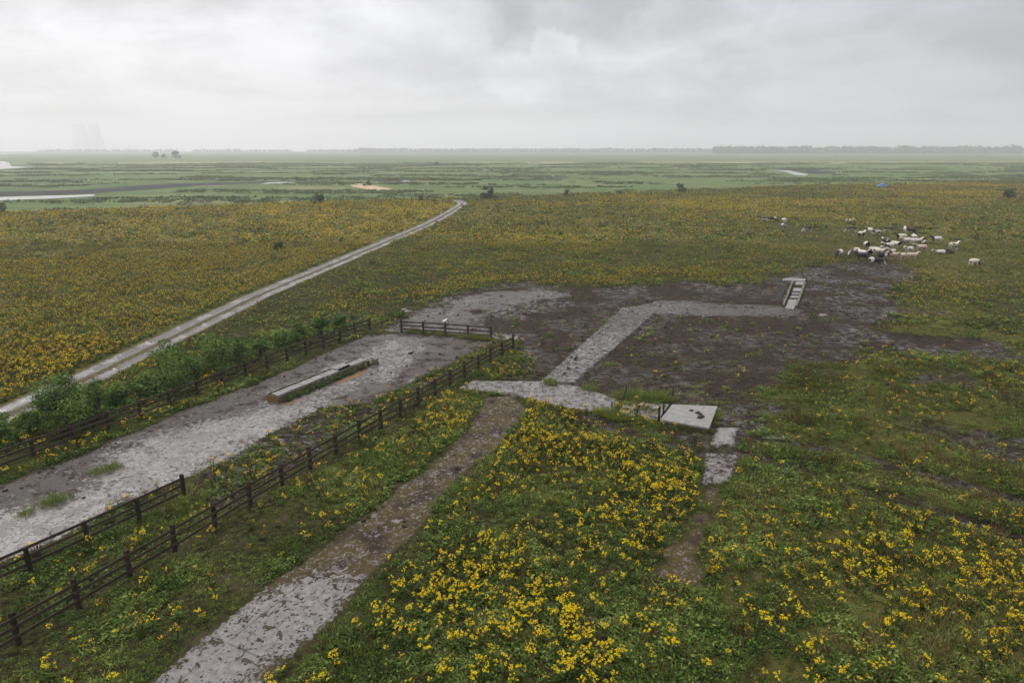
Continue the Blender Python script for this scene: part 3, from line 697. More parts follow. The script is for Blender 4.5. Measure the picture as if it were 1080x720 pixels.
def bush_blobs(w_, d_, h, n, r):
    out = []
    for i in range(n):
        a = r.uniform(0, 2*math.pi); q = math.sqrt(r.uniform(0, 1)); z = r.uniform(.12, 1)
        lim = 1-.55*z*z
        rad = r.uniform(.16, .34)*min(w_, h)*.9
        out.append((math.cos(a)*q*lim*w_/2, math.sin(a)*q*lim*d_/2, max(rad*.5, z*h-rad*.8), rad))
    for i in range(max(3, n//5)):      # shoots that break the outline
        a = r.uniform(0, 2*math.pi); q = r.uniform(.1, .8)
        out.append((math.cos(a)*q*w_/2, math.sin(a)*q*d_/2, h*r.uniform(.82, 1.0)*(1-.3*q*q), .13*h))
    return out
def bush(name, label, cat, x, y, w_, h, n, size, seed, group=None, d_=None, mat='bush', z=None, nb=16):
    r = random.Random(seed); z = ground_z(x, y) if z is None else z
    root = empty(name, (x, y, z), r.uniform(0, .4)); tag(root, label, cat, group)
    V, F, t_ = leaf_cloud(bush_blobs(w_, d_ or w_*.8, h, nb, r), n, size, .5, seed)
    V[:, 2] = np.maximum(V[:, 2], .0)
    link('foliage', np_mesh('foliage', V, F, attrs={'tint': t_}), root, [M[mat]])
    mb = MB()
    for i in range(4):
        a = r.uniform(0, 6.3); mb.tube([(0, 0, -.2), (math.cos(a)*w_*.1, math.sin(a)*w_*.1, h*.35), (math.cos(a)*w_*.22, math.sin(a)*w_*.22, h*.75)], [.03*h+.01, .02*h+.01, .008*h], 5)
    mb.build('stems', M['bark'], root)
    return root
hedge = [((8, 470), 3.0, 1.7, 'low pale green bush at the near end of the left fence line'), ((40, 462), 2.6, 1.4, 'small light green bush between the edge bush and the broad dark bush'), ((80, 458), 3.6, 2.7, 'broad dark green bush, the largest on the left fence, beside the farm track'),
         ((112, 445), 3.0, 2.3, 'dark bush leaning on the right flank of the largest bush'), ((140, 432), 2.6, 1.7, 'lower green bush in the dip between the two largest bushes'), ((164, 424), 2.6, 1.6, 'leafy green bush just left of the tall round bush'), ((190, 417), 3.4, 2.6, 'tall rounded dark green bush in the middle of the fence line'),
         ((212, 406), 2.8, 2.0, 'green bush on the right shoulder of the tall rounded bush'), ((240, 396), 3.4, 2.2, 'wide dark bush facing the near end of the feed trough'), ((262, 388), 3.2, 2.1, 'thick bush over the rails beyond the wide dark bush'), ((284, 379), 2.6, 1.4, 'low bush in the thinner stretch of the fence line'),
         ((304, 372), 3.4, 1.8, 'rounded mid green bush opposite the middle of the feed trough'), ((326, 364), 3.2, 1.7, 'soft green bush behind the far stretch of the left fence'), ((348, 355), 3.0, 1.6, 'bluish green bush near the far end of the left fence'), ((366, 349), 2.4, 1.3, 'last small bush before the open gateway')]
for i, ((u, v), w_, h, lab) in enumerate(hedge):
    x, y = G(u, v); x -= .9; y += .45
    h *= 1.22*(1.28 if i in (2, 6, 8) else 1.0); w_ *= (1.08 if i in (2, 6, 8) else .84)
    bush('fence_bush', lab, 'bush', x, y, w_, h, int(1100+w_*h*260), .105, 100+i, 'bushes along the left fence', nb=20)
far_bush = [((337, 215.5), 5.0, 4.0, 'round dark bush alone at the far left edge of the flower field'), ((445, 213.5), 2.6, 2.4, 'small dark bush left of the bend in the farm track'), ((514, 209.5), 9.5, 4.2, 'wide low bush just right of the bend in the farm track'), ((597.5, 208), 2.8, 3.0, 'small upright bush on the field edge right of the track bend'),
            ((717.5, 203), 5.0, 4.2, 'round dark bush on the skyline of the field, behind the herd to the left'), ((1064, 210), 6.0, 4.0, 'dark bush beside the hollow at the far right of the field'), ((1, 226), 4.6, 3.4, 'dark bush at the left photo edge where the field meets the marsh'), ((313, 190), 3.5, 2.6, 'tiny dark bush among the creeks left of the sand patch'),
            ((388, 196), 5, 3, 'dark bush growing on the bare sand patch'), ((294, 263), 1.8, 1.7, 'small green bush alone in the yellow field left of the track'), ((457, 215), 2.0, 1.2, 'very small brown bush between the small dark bush and the track bend'), ((461, 174.2), 12, 4.0, 'low dark thicket on the far pale dyke'), ((653, 206), 4.5, 1.6, 'low bush on the field edge left of the round dark bush')]
for i, ((u, v), w_, h, lab) in enumerate(far_bush):
    z = -1.5 if v < 200 and i in (7, 8, 11) else None
    x, y = G(u, v, z or 0)
    bush('field_bush', lab, 'bush', x, y, w_, h, 900, max(.16, .05*w_), 200+i, None, mat='tree', z=z, nb=14)
for i, (u, v, h, w_) in enumerate(((943.2, 196.3, 1.5, 1.0), (948.4, 196.2, 1.7, 1.1), (954.6, 196.4, 1.9, 1.5), (965.6, 196.0, 1.4, 1.3))):
    x, y = G(u, v, 0)
    bush('field_bush', ['first thin dark shrub right of the blue car', 'second dark shrub right of the blue car, taller than the first', 'thickest of the dark shrubs right of the blue car', 'paler shrub standing apart at the right end of the row beyond the blue car'][i], 'bush', x, y, w_, h, 260, .14, 230+i, 'shrubs beyond the blue car', mat='tree', nb=8)
# hollow ditch at the far right
flat_poly('ditch_water', [(1058, 208.5), (1068, 209), (1100, 212.5), (1100, 209.5), (1075, 206.5)], .62, M['bank'])

def tree(u, base_v, h, w_, label, seed, dist=None, z=-1.5):
    x, y = G(u, base_v, z); r = random.Random(seed)
    root = empty('tree', (x, y, z)); tag(root, label, 'tree')
    mb = MB(); mb.tube([(0, 0, -.5), (.1, 0, h*.3), (.2, .1, h*.75)], [h*.035, h*.026, h*.008], 7)
    for i in range(4):
        a = r.uniform(0, 6.3); mb.tube([(.08, 0, h*.28), (math.cos(a)*w_*.25, math.sin(a)*w_*.25, h*.6)], [h*.016, h*.006], 5)
    mb.build('trunk', M['bark'], root)
    B = []
    for i in range(22):
        a = r.uniform(0, 6.3); q = math.sqrt(r.random()); zz_ = r.uniform(.3, 1); lim = math.sin(math.pi*min(1, .25+zz_*.62))
        B.append((math.cos(a)*q*lim*w_*.42, math.sin(a)*q*lim*w_*.42, h*zz_*.88, r.uniform(.10, .2)*w_))
    V, F, t_ = leaf_cloud(B, 1300, .045*h, .6, seed)
    link('crown', np_mesh('crown', V, F, attrs={'tint': t_}), root, [M['tree']])
tree(164.5, 167.3, 15, 14, 'pale hazy tree left of the rounder tree on the far left marsh', 301)
tree(173, 167.3, 10, 12, 'low hazy tree filling the gap between two taller marsh trees', 302)
tree(185.5, 167.6, 16, 22, 'widest hazy tree of the three on the far left marsh', 303)

def far_wood(name, u0, u1, dist, h, step, seed, gapf=0.0):
    r = random.Random(seed); Bs = []
    x0, x1 = (u0-540)/FPX*dist, (u1-540)/FPX*dist; x = x0; top = h
    while x < x1:
        if mnoise.noise(Vector((x/160, seed, 0))) > -.7+gapf:
            hh = h*(.86+.22*mnoise.noise(Vector((x/90, seed*2.0, 3)))) * r.uniform(.88, 1.06)
            for k in range(5): Bs.append((x+r.uniform(-4, 4), dist+r.uniform(-25, 25), max(2, hh*(.84-k*.2)), r.uniform(.22, .32)*hh))
        x += step*r.uniform(.7, 1.3)
    V, F, t_ = leaf_cloud(Bs, len(Bs)*26, h*.085, .7, seed); V[:, 2] -= 1.5
    tag(link(name, np_mesh(name, V, F, attrs={'tint': t_}), None, [M['tree']]), 'far hazy line of trees on the right horizon' if seed == 1 else ('pale band of trees on the centre horizon' if seed == 2 else 'faint low trees on the left horizon'), 'trees', None, 'stuff')
far_wood('far_wood', 745, 1250, 3000, 34, 6, 1)
far_wood('far_wood', 380, 800, 3700, 26, 7, 2, .25)
far_wood('far_wood', 60, 420, 4000, 20, 8, 3, .45)

# ------------------------------------------------------------------ cooling towers and mast lost in the haze
M['tower'] = plain('tower_concrete', (.88, .88, .88), .9)
def cooling_tower(u, dist, h, rb, label):
    x = (u-540)/FPX*dist
    root = empty('cooling_tower', (x, dist, -1.5)); tag(root, label, 'cooling tower')
    prof = [(0, rb), (.1, rb*.93), (.3, rb*.78), (.5, rb*.67), (.7, rb*.61), (.78, rb*.60), (.9, rb*.62), (1, rb*.645)]
    mb = MB(); n = 40; vs = []; fs = []
    for t_, r in prof:
        for k in range(n): a = 2*math.pi*k/n; vs.append((r*math.cos(a), r*math.sin(a), 9+t_*(h-9)))
    for t_, r in reversed(prof):
        for k in range(n): a = 2*math.pi*k/n; vs.append(((r-1)*math.cos(a), (r-1)*math.sin(a), 9+t_*(h-9)))
    for i in range(2*len(prof)-1):
        for k in range(n): j = (k+1) % n; fs.append((i*n+k, i*n+j, i*n+n+j, i*n+n+k))
    mb.add(vs, fs); mb.build('shell', M['tower'], root, True)
    mb = MB()
    for k in range(24):
        a = 2*math.pi*k/24; b2 = a+math.pi/24
        mb.tube([(rb*1.02*math.cos(a), rb*1.02*math.sin(a), 0), (rb*.98*math.cos(b2), rb*.98*math.sin(b2), 9.5)], .7, 5)
    mb.build('leg_ring', M['tower'], root)
cooling_tower(103.5, 5200, 200, 72, 'left of two huge cooling towers almost lost in the haze')
cooling_tower(118, 5300, 202, 72, 'right of two huge cooling towers almost lost in the haze')
mb = MB(); mb.tube([(0, 0, 0), (0, 0, 70), (0, 0, 150)], [4, 3, 2.4], 12); o = mb.build('chimney', M['tower']); o.location = ((52-540)/FPX*5200, 5200, -1.5); tag(o, 'thin tall chimney left of the cooling towers in the haze', 'chimney')

# ------------------------------------------------------------------ cows
def remesh(mb, name, vox, sm=4):
    me = mb.mesh(name); o = bpy.data.objects.new(name, me); col.objects.link(o)
    md = o.modifiers.new('r', 'REMESH'); md.mode = 'VOXEL'; md.voxel_size = vox
    s = o.modifiers.new('s', 'SMOOTH'); s.iterations = sm; s.factor = .5
    dg = bpy.context.evaluated_depsgraph_get(); dg.update()
    out = bpy.data.meshes.new_from_object(o.evaluated_get(dg)); out.name = name
    bpy.data.objects.remove(o); bpy.data.meshes.remove(me)
    for p in out.polygons: p.use_smooth = True
    return out
def cow_mesh(pose):
    mb = MB(); dz_ = -.62 if pose == 'lying' else 0
    T = lambda pts, rad, n=10: mb.tube([(x, y, z+dz_) for x, y, z in pts], rad, n)
    T([(-.92, 0, 1.10), (-.80, 0, 1.08), (-.5, 0, 1.06), (-.1, 0, 1.0), (.3, 0, 1.0), (.62, 0, 1.04), (.80, 0, 1.08)],
      [(.14, .20), (.27, .30), (.34, .35), (.38, .40), (.36, .41), (.28, .38), (.16, .26)], 14)
    if pose == 'grazing':
        T([(.62, 0, 1.15), (.95, 0, .98), (1.20, 0, .66)], [(.17, .30), (.13, .22), (.11, .16)])
        T([(1.12, 0, .74), (1.28, 0, .50), (1.42, 0, .24), (1.44, 0, .14)], [(.10, .12), (.115, .14), (.085, .09), (.06, .06)])
        ex, ez = 1.16, .72
    else:
        T([(.62, 0, 1.15), (.92, 0, 1.32), (1.14, 0, 1.46)], [(.17, .30), (.13, .22), (.11, .16)])
        T([(1.08, 0, 1.50), (1.28, 0, 1.46), (1.52, 0, 1.30), (1.60, 0, 1.25)], [(.10, .12), (.115, .145), (.085, .09), (.06, .06)])
        ex, ez = 1.12, 1.56
    for s in (-1, 1): T([(ex, s*.08, ez), (ex-.03, s*.2, ez+.03), (ex-.04, s*.27, ez)], [.035, .055, .02], 6)
    if pose == 'lying':
        for s in (-1, 1):
            T([(.55, s*.22, .82), (.80, s*.30, .70), (.55, s*.32, .69)], [.12, .075, .06]); T([(-.55, s*.26, .9), (-.25, s*.42, .74), (-.75, s*.44, .69)], [.2, .10, .06])
    else:
        for k, s in enumerate((-1, 1)):
            st = .06*s
            T([(.58, s*.17, .95), (.56+st, s*.18, .60), (.58+st, s*.18, .40), (.56+st, s*.18, .08), (.60+st, s*.18, 0)], [.15, .09, .065, .05, .07], 8)
            T([(-.70, s*.18, 1.0), (-.60-st, s*.19, .70), (-.80-st, s*.19, .46), (-.76-st, s*.19, .08), (-.72-st, s*.19, 0)], [.22, .13, .07, .052, .07], 8)
        T([(-.35, 0, .68), (-.5, 0, .60), (-.6, 0, .68)], [.07, .12, .07])
    T([(-.94, 0, 1.26), (-1.04, 0, 1.05), (-1.04, 0, .70), (-1.02, 0, .55)], [.035, .028, .025, .045], 6)
    return remesh(mb, 'cow_'+pose, .05)
COWM = {p: cow_mesh(p) for p in ('standing', 'grazing', 'lying')}
def coat(name, kind):
    m, t, b = material(name); P = obj_pos(t); rnd = t.new('ShaderNodeObjectInfo').outputs['Random']
    off = t.v('ADD', P, t.v('SCALE', (13., 7., 5.), rnd)); n = t.noise(off, 1.25, 3, .45, .2)
    z = t.new('ShaderNodeSeparateXYZ'); t.put(z.inputs[0], P); zz_ = z.outputs[2]; xx_ = z.outputs[0]
    wh, bk, cr = (.50, .44, .385), (.014, .013, .015), (.46, .35, .27)
    if kind == 'white': c = t.mix(t.step(n, .62, .70), wh, (.07, .06, .058))
    elif kind == 'dark_head': c = t.mix(t.step(t.m('ADD', xx_, t.m('MULTIPLY', n, .7)), .84, .94), wh, bk)
    elif kind == 'cream': c = t.mix(n, (.38, .29, .22), cr)
    elif kind == 'pied': c = t.mix(t.step(n, .45, .52), wh, bk)
    elif kind == 'saddle': c = t.mix(t.step(t.m('ADD', zz_, t.m('MULTIPLY', n, .35)), 1.10, 1.18), wh, bk)
    elif kind == 'belt': c = t.mix(t.step(t.m('ADD', zz_, t.m('MULTIPLY', n, .4)), 1.30, 1.24), wh, bk)
    else: c = t.mix(t.step(n, .85, .9), bk, wh)
    low = t.step(t.m('ADD', zz_, t.m('MULTIPLY', n, .3)), .62, .35)
    c = t.mix(t.m('MULTIPLY', low, .75), c, (.07, .055, .042))
    t.put(b.inputs['Base Color'], c); b.inputs['Roughness'].default_value = .7; b.inputs['Specular IOR Level'].default_value = .25; return m
COAT = {k: coat('coat_'+k, k) for k in ('white', 'dark_head', 'cream', 'pied', 'saddle', 'belt', 'black')}
cow_me = {}
S, Gz, Ly = 'standing', 'grazing', 'lying'
cows = [  # u, v (feet), coat, pose, heading in degrees (0 = facing right), label
 (805.5, 234, 'saddle', S, 180, 'black backed white cow at the far left of the herd, leftmost of all'), (815, 233.4, 'black', Gz, 0, 'black cow right behind the leftmost black backed cow'),
 (826.5, 235.4, 'dark_head', S, 100, 'white cow seen end on just above another white cow on the left'), (826, 242, 'white', S, 80, 'white cow standing end on, the nearer of the left white pair'),
 (851.5, 245.5, 'saddle', Gz, 180, 'lone black backed cow with white belly grazing between the left pair and the herd'), (895, 234, 'white', Ly, 0, 'small white cow lying in the flowers far behind the herd'),
 (898, 245.2, 'saddle', Gz, 170, 'long black cow with a white flank at the back left of the herd'), (908, 251.2, 'belt', S, 35, 'black cow with a white back in front of the long black cow'),
 (917, 247, 'pied', S, 100, 'dark pied cow seen end on beside a white flanked cow'), (924, 248.5, 'pied', Gz, 0, 'white and black cow grazing to the right of the end on pied cow'),
 (935.5, 245.6, 'saddle', S, 0, 'black cow with a grey flank standing alone behind the middle of the herd'), (955, 246.4, 'pied', S, 80, 'left of two dark cows seen end on at the back of the herd'), (961, 246.4, 'black', S, 100, 'right of two dark cows seen end on at the back of the herd'),
 (933.4, 258.8, 'black', S, 95, 'solid black cow seen from behind in the middle of the herd'), (884.5, 271.6, 'dark_head', Gz, 230, 'white cow with dark face at the near left end of the herd'),
 (900.5, 270, 'white', Gz, 200, 'white cow with bent head standing second from the near left end'), (913.6, 262.6, 'dark_head', S, 265, 'white cow facing us with a dark muzzle above the near group'), (922, 264.8, 'white', Ly, 0, 'white cow lying flat between the near group and the middle'),
 (908.5, 274.4, 'black', S, 185, 'black cow hiding the legs of the white cows in the near row'), (909, 271.6, 'white', S, 100, 'white cow whose back shows above the black cow in the near row'), (917, 271, 'dark_head', S, 240, 'white cow with dark chest right of the near black cow'),
 (925.5, 270.6, 'white', S, 330, 'white cow turned right at the centre of the near row'), (936.5, 263.8, 'white', S, 180, 'white cow standing side on below the solid black cow'), (944.4, 262.6, 'dark_head', S, 290, 'white cow with a dark chest facing us at the herd centre'),
 (940, 267, 'white', Ly, 20, 'white cow lying in front of the dark chested white cow'), (923, 280, 'pied', Gz, 350, 'nearest pied black cow with white patches in the mud'), (931.5, 274.8, 'black', S, 10, 'black cow in the near row behind a beige cow'),
 (939.5, 274.2, 'cream', Gz, 0, 'muddy beige cow in the near row right of the black cow'), (949.5, 253.8, 'dark_head', S, 165, 'white cow with a dark head turned left at the back of the white group'), (956, 258, 'white', S, 180, 'white cow side on at the top of the tight white group'),
 (963.2, 254.6, 'dark_head', S, 75, 'white rumped cow behind the tight white group'), (965.6, 259.2, 'white', S, 0, 'plump white cow at the right of the tight white group'), (973.6, 261.2, 'pied', S, 60, 'grey and white cow behind the beige cow on the right of the group'),
 (970.8, 266, 'cream', S, 180, 'dull beige cow standing side on right of the tight white group'), (958, 268.4, 'white', S, 200, 'white cow standing alone between the tight group and the near row'), (950.6, 275.4, 'cream', S, 220, 'beige cow at the right of the near row next to a pinkish cow'),
 (961, 274.4, 'cream', S, 0, 'long pinkish beige cow at the right end of the near row'), (987, 256.8, 'dark_head', S, 180, 'long white cow with black head on its own at the right'), (1005, 263.4, 'white', S, 10, 'white cow standing behind a dark lying cow at the right'),
 (991, 268, 'white', Ly, 180, 'white cow lying side on at the right in front'), (1000, 267.4, 'black', Ly, 0, 'black cow lying beside the white lying cow at the right'), (1026.5, 281.6, 'dark_head', Gz, 20, 'lone white cow with dark head, rightmost and nearest on the right')]
for u, v, ct, pose, hd, lab in cows:
    if (pose, ct) not in cow_me:
        me = COWM[pose].copy(); me.name = 'cow'; me.materials.clear(); me.materials.append(COAT[ct]); cow_me[(pose, ct)] = me
    x, y = G(u, v, 0); o = link('cow', cow_me[(pose, ct)])
    o.location = (x, y, ground_z(x, y)-.02); s = random.uniform(.94, 1.06); s *= 1.06; o.scale = (s, s*random.uniform(1.0, 1.1), s); o.rotation_euler = (0, 0, R(hd+random.uniform(-8, 8)))
    tag(o, lab, 'cow', 'cows grazing on the right')

# ------------------------------------------------------------------ white bird on the yard fence
def bird():
    x, y = G(467.5, 352); z = ground_z(x, y)
    Fm = [o for o in bpy.data.objects if o.name.startswith('timber_fence')][2]
    top = max((c for c in Fm.children if c.name.startswith('post')), key=lambda c: -abs(sum((Fm.location.x+v.co.x for v in c.data.vertices))/len(c.data.vertices)-x))
    mx = sum((v.co.x for v in top.data.vertices))/len(top.data.vertices); my = sum((v.co.y for v in top.data.vertices))/len(top.data.vertices)
    tz = max(v.co.z for v in top.data.vertices)
    root = empty('bird', (Fm.location.x+mx, Fm.location.y+my, Fm.location.z+tz-.01), R(20)); tag(root, 'white bird perched on a post of the fence across the yard', 'bird')
    mb = MB(); mb.tube([(-.30, 0, .16), (-.2, 0, .19), (-.06, 0, .22), (.08, 0, .27), (.14, 0, .36)], [(.02, .045), (.06, .05), (.10, .11), (.085, .10), (.045, .05)], 10)
    mb.tube([(.09, 0, .36), (.15, 0, .40), (.21, 0, .39)], [.04, .065, .03], 8)
    wm = remesh(mb, 'body', .02, 2); link('body', wm, root, [plain('white_feather', (.82, .82, .80), .7)])
    mb = MB(); mb.tube([(.20, 0, .39), (.27, 0, .375)], [.018, .004], 6); mb.build('beak', plain('yellow_beak', (.6, .35, .05)), root)
    for s in (-1, 1):
        mb = MB(); mb.tube([(-.01, s*.04, .14), (.0, s*.04, .0)], [.012, .01], 5); mb.build('leg', plain('bird_leg', (.3, .15, .05)), root)
bird()

# ------------------------------------------------------------------ blue car at the far field edge
def car():
    x, y = G(930, 197.2, 0); z = ground_z(x, y)
    root = empty('parked_car', (x, y, z), R(172)); tag(root, 'blue car parked at the far edge of the flower field', 'car')
    body_m = plain('blue_paint', (.05, .30, .70), .3); glass = plain('car_glass', (.02, .025, .03), .08); rub = plain('tyre_rubber', (.015, .015, .015), .8); rimm = plain('wheel_rim', (.4, .4, .4), .35, .8)
    prof = [(-2.25, .42), (-2.28, .75), (-2.15, .95), (-1.85, 1.02), (-1.55, 1.52), (-1.2, 1.62), (.1, 1.62), (.45, 1.52), (1.05, 1.05), (1.9, .92), (2.22, .78), (2.28, .45), (2.15, .28), (-2.1, .28)]
    vs = []; n = len(prof)
    for yy, k in ((-.86, 1), (-.80, 1), (.80, 1), (.86, 1)):
        for px_, pz in prof:
            inset = .12*max(0, (pz-.95))/.67
            vs.append((px_*(.97 if abs(yy) > .83 else 1), (abs(yy)-inset)*(1 if yy > 0 else -1), pz if abs(yy) < .83 else pz*.97+.02))
    fs = [tuple(range(n)), tuple(reversed(range(3*n, 4*n)))]
    for i in range(3):
        for k in range(n): j = (k+1) % n; fs.append((i*n+k, i*n+j, i*n+n+j, i*n+n+k))
    mb = MB(); mb.add(vs, fs); mb.build('body', body_m, root)
    def win(pts):
        mb = MB(); mb.add(pts, [tuple(range(len(pts)))]); mb.build('window', glass, root)
    for s in (-1, 1):
        for a in ([(-1.62, 1.06), (-1.42, 1.48), (-.75, 1.52), (-.72, 1.06)], [(-.62, 1.06), (-.64, 1.52), (.08, 1.52), (.38, 1.42), (.82, 1.06)]):
            win([(px_, s*(.874-.12*max(0, pz-.95)/.67), pz) for px_, pz in a])
    win([(.52, -.68, 1.49), (.52, .68, 1.49), (1.03, .74, 1.085), (1.03, -.74, 1.085)]); win([(-1.62, -.68, 1.47), (-1.62, .68, 1.47), (-1.86, .74, 1.06), (-1.86, -.74, 1.06)])
    for sx in (-1.4, 1.42):
        for s in (-1, 1):
            mb = MB(); mb.tube([(sx, s*.70, .33), (sx, s*.90, .33)], .33, 18); wh = mb.build('wheel', rub, root)
            mb = MB(); mb.tube([(sx, s*.90, .33), (sx, s*.915, .33)], .20, 12); mb.build('rim', rimm, wh)
    for s in (-1, 1):
        mb = MB(); mb.box((2.235, s*.62, .72), (.07, .34, .14), cham=.02); mb.build('headlight', plain('lamp_glass', (.7, .7, .7), .15), root)
        mb = MB(); mb.box((-2.26, s*.68, .82), (.07, .22, .22), cham=.02); mb.build('tail_light', plain('red_lens', (.4, .02, .02), .2), root)
car()

# ------------------------------------------------------------------ plants
def diamonds(c, a, b):      # leaf quads from centres and half axes
    return np.stack([c-a, c-b, c+a, c+b], 1).reshape(-1, 3)
def proto(parts):
    """parts: list of (V, material index, tint per quad)"""
    V = np.concatenate([p[0] for p in parts]); mi = np.concatenate([np.full(len(p[0])//4, p[1]) for p in parts]); t_ = np.concatenate([np.repeat(p[2], 4) for p in parts])
    return V, mi, t_
def leafy(r, n, rad, h, size, up=.5):
    a = r.uniform(0, 2*np.pi, n); q = np.sqrt(r.uniform(0, 1, n)); z = h*(1-q**1.7*.8)*r.uniform(.25, 1.05, n)
    c = np.stack([np.cos(a)*q*rad, np.sin(a)*q*rad, z], 1)
    out = np.stack([np.cos(a), np.sin(a), np.full(n, up)], 1) + r.normal(0, .45, (n, 3)); out /= np.linalg.norm(out, axis=1)[:, None]
    sd = np.cross(out, np.array([0, 0, 1.]) + r.normal(0, .4, (n, 3))); sd /= np.linalg.norm(sd, axis=1)[:, None]
    s = size*r.uniform(.6, 1.4, n)[:, None]
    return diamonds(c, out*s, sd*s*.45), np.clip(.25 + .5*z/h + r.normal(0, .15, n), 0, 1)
def blades(r, n, rad, h, wd, lean=.5):
    a = r.uniform(0, 2*np.pi, n); q = np.sqrt(r.uniform(0, 1, n))*rad
    base = np.stack([np.cos(a)*q, np.sin(a)*q, np.zeros(n)], 1); hh = h*r.uniform(.55, 1.15, n)
    d = np.stack([np.cos(a)*lean, np.sin(a)*lean, np.ones(n)], 1) + r.normal(0, .28, (n, 3)); tip = base + d*hh[:, None]
    sd = np.cross(d, r.normal(size=(n, 3))); sd /= np.linalg.norm(sd, axis=1)[:, None]
    mid = base*.45 + tip*.55
    V = np.stack([base-sd*wd*.4, mid-sd*wd*.8, tip, mid+sd*wd*.8], 1).reshape(-1, 3)
    return V, np.clip(.5 + r.normal(0, .2, n), 0, 1)
def heads(r, centres, n, rad, size):
    c0 = np.repeat(centres, n, 0); k = len(c0)
    a = r.uniform(0, 6.283, k); q = np.sqrt(r.uniform(0, 1, k))*rad
    c = c0 + np.stack([np.cos(a)*q, np.sin(a)*q, .25*rad*(1-(q/rad)**2) + r.normal(0, .025, k)], 1)
    nr = np.stack([np.cos(a)*.4, np.sin(a)*.4, np.ones(k)], 1) + r.normal(0, .35, (k, 3)); nr /= np.linalg.norm(nr, axis=1)[:, None]
    u_ = np.cross(nr, r.normal(size=(k, 3))); u_ /= np.linalg.norm(u_, axis=1)[:, None]; v_ = np.cross(nr, u_)
    s = size*r.uniform(.7, 1.3, k)[:, None]
    return diamonds(c, u_*s, v_*s), np.clip(.55 + r.normal(0, .2, k), 0, 1)
def stems(r, feet, tops, wd):
    n = len(feet); d = tops-feet; sd = np.cross(d, r.normal(size=(n, 3))); sd /= np.linalg.norm(sd, axis=1)[:, None]
    return np.stack([feet-sd*wd, feet+sd*wd, tops+sd*wd*.6, tops-sd*wd*.6], 1).reshape(-1, 3), np.clip(.45 + r.normal(0, .2, n), 0, 1)
# material slots of every plant mesh: 0 weed, 1 grass, 2 stem, 3 yellow
PM = [M['weed'], M['grass'], M['stem'], M['yellow']]
def ragwort(seed, ns, nl, nh, hs, size, h=.72):
    r = np.random.default_rng(seed); a = r.uniform(0, 6.283, ns); q = r.uniform(.04, .19, ns)
    tops = np.stack([np.cos(a)*q, np.sin(a)*q, h*r.uniform(.82, 1.12, ns)], 1); feet = tops*np.array([.25, .25, 0])
    sv, st_ = stems(r, feet, tops, .012); lv, lt = leafy(r, nl, .2, h*.8, .085*(1 if nl > 12 else 1.5), .3); yv, yt = heads(r, tops, nh, hs, size)
    return (sv, st_), (lv, lt), (yv, yt), nh
def rag_proto(*a):
    s_, l, y, _ = ragwort(*a); return proto([(s_[0], 2, s_[1]), (l[0], 0, l[1]*.8), (y[0], 3, y[1])])
def scatter(name, protos, pos, rot, scl, tnt, pid, label, cat='plants', keep=None):
    Vs, Ms, Ts = [], [], []
    for k, (V, mi, t_) in enumerate(protos):
        s = np.where(pid == k)[0]
        if not len(s): continue
        c, sn = np.cos(rot[s])[:, None], np.sin(rot[s])[:, None]; sc_ = scl[s][:, None]
        vx, vy, vz = V[:, 0][None], V[:, 1][None], V[:, 2][None]
        o = np.stack([(vx*c - vy*sn)*sc_ + pos[s, 0:1], (vx*sn + vy*c)*sc_ + pos[s, 1:2], vz*sc_ + pos[s, 2:3]], -1)
        Vs.append(o.reshape(-1, 3)); Ms.append(np.tile(mi, len(s))); Ts.append(np.clip(t_[None] + tnt[s][:, None], 0, 1).ravel())
    V = np.concatenate(Vs); F = np.arange(len(V)).reshape(-1, 4)
    me = np_mesh(name, V, F, np.concatenate(Ms), {'tint': np.concatenate(Ts)})
    return tag(link(name, me, None, PM), label, cat, None, 'stuff')
def sample(y0, y1, dens, wide=.86, pad=7):
    """random spots between two distances, a margin beyond both picture sides"""
    xw = wide*y1+pad; n = int(dens*2*xw*(y1-y0)); x = rng.uniform(-xw, xw, n); y = rng.uniform(y0, y1, n)
    k = np.abs(x) < wide*y+pad; return x[k], y[k]

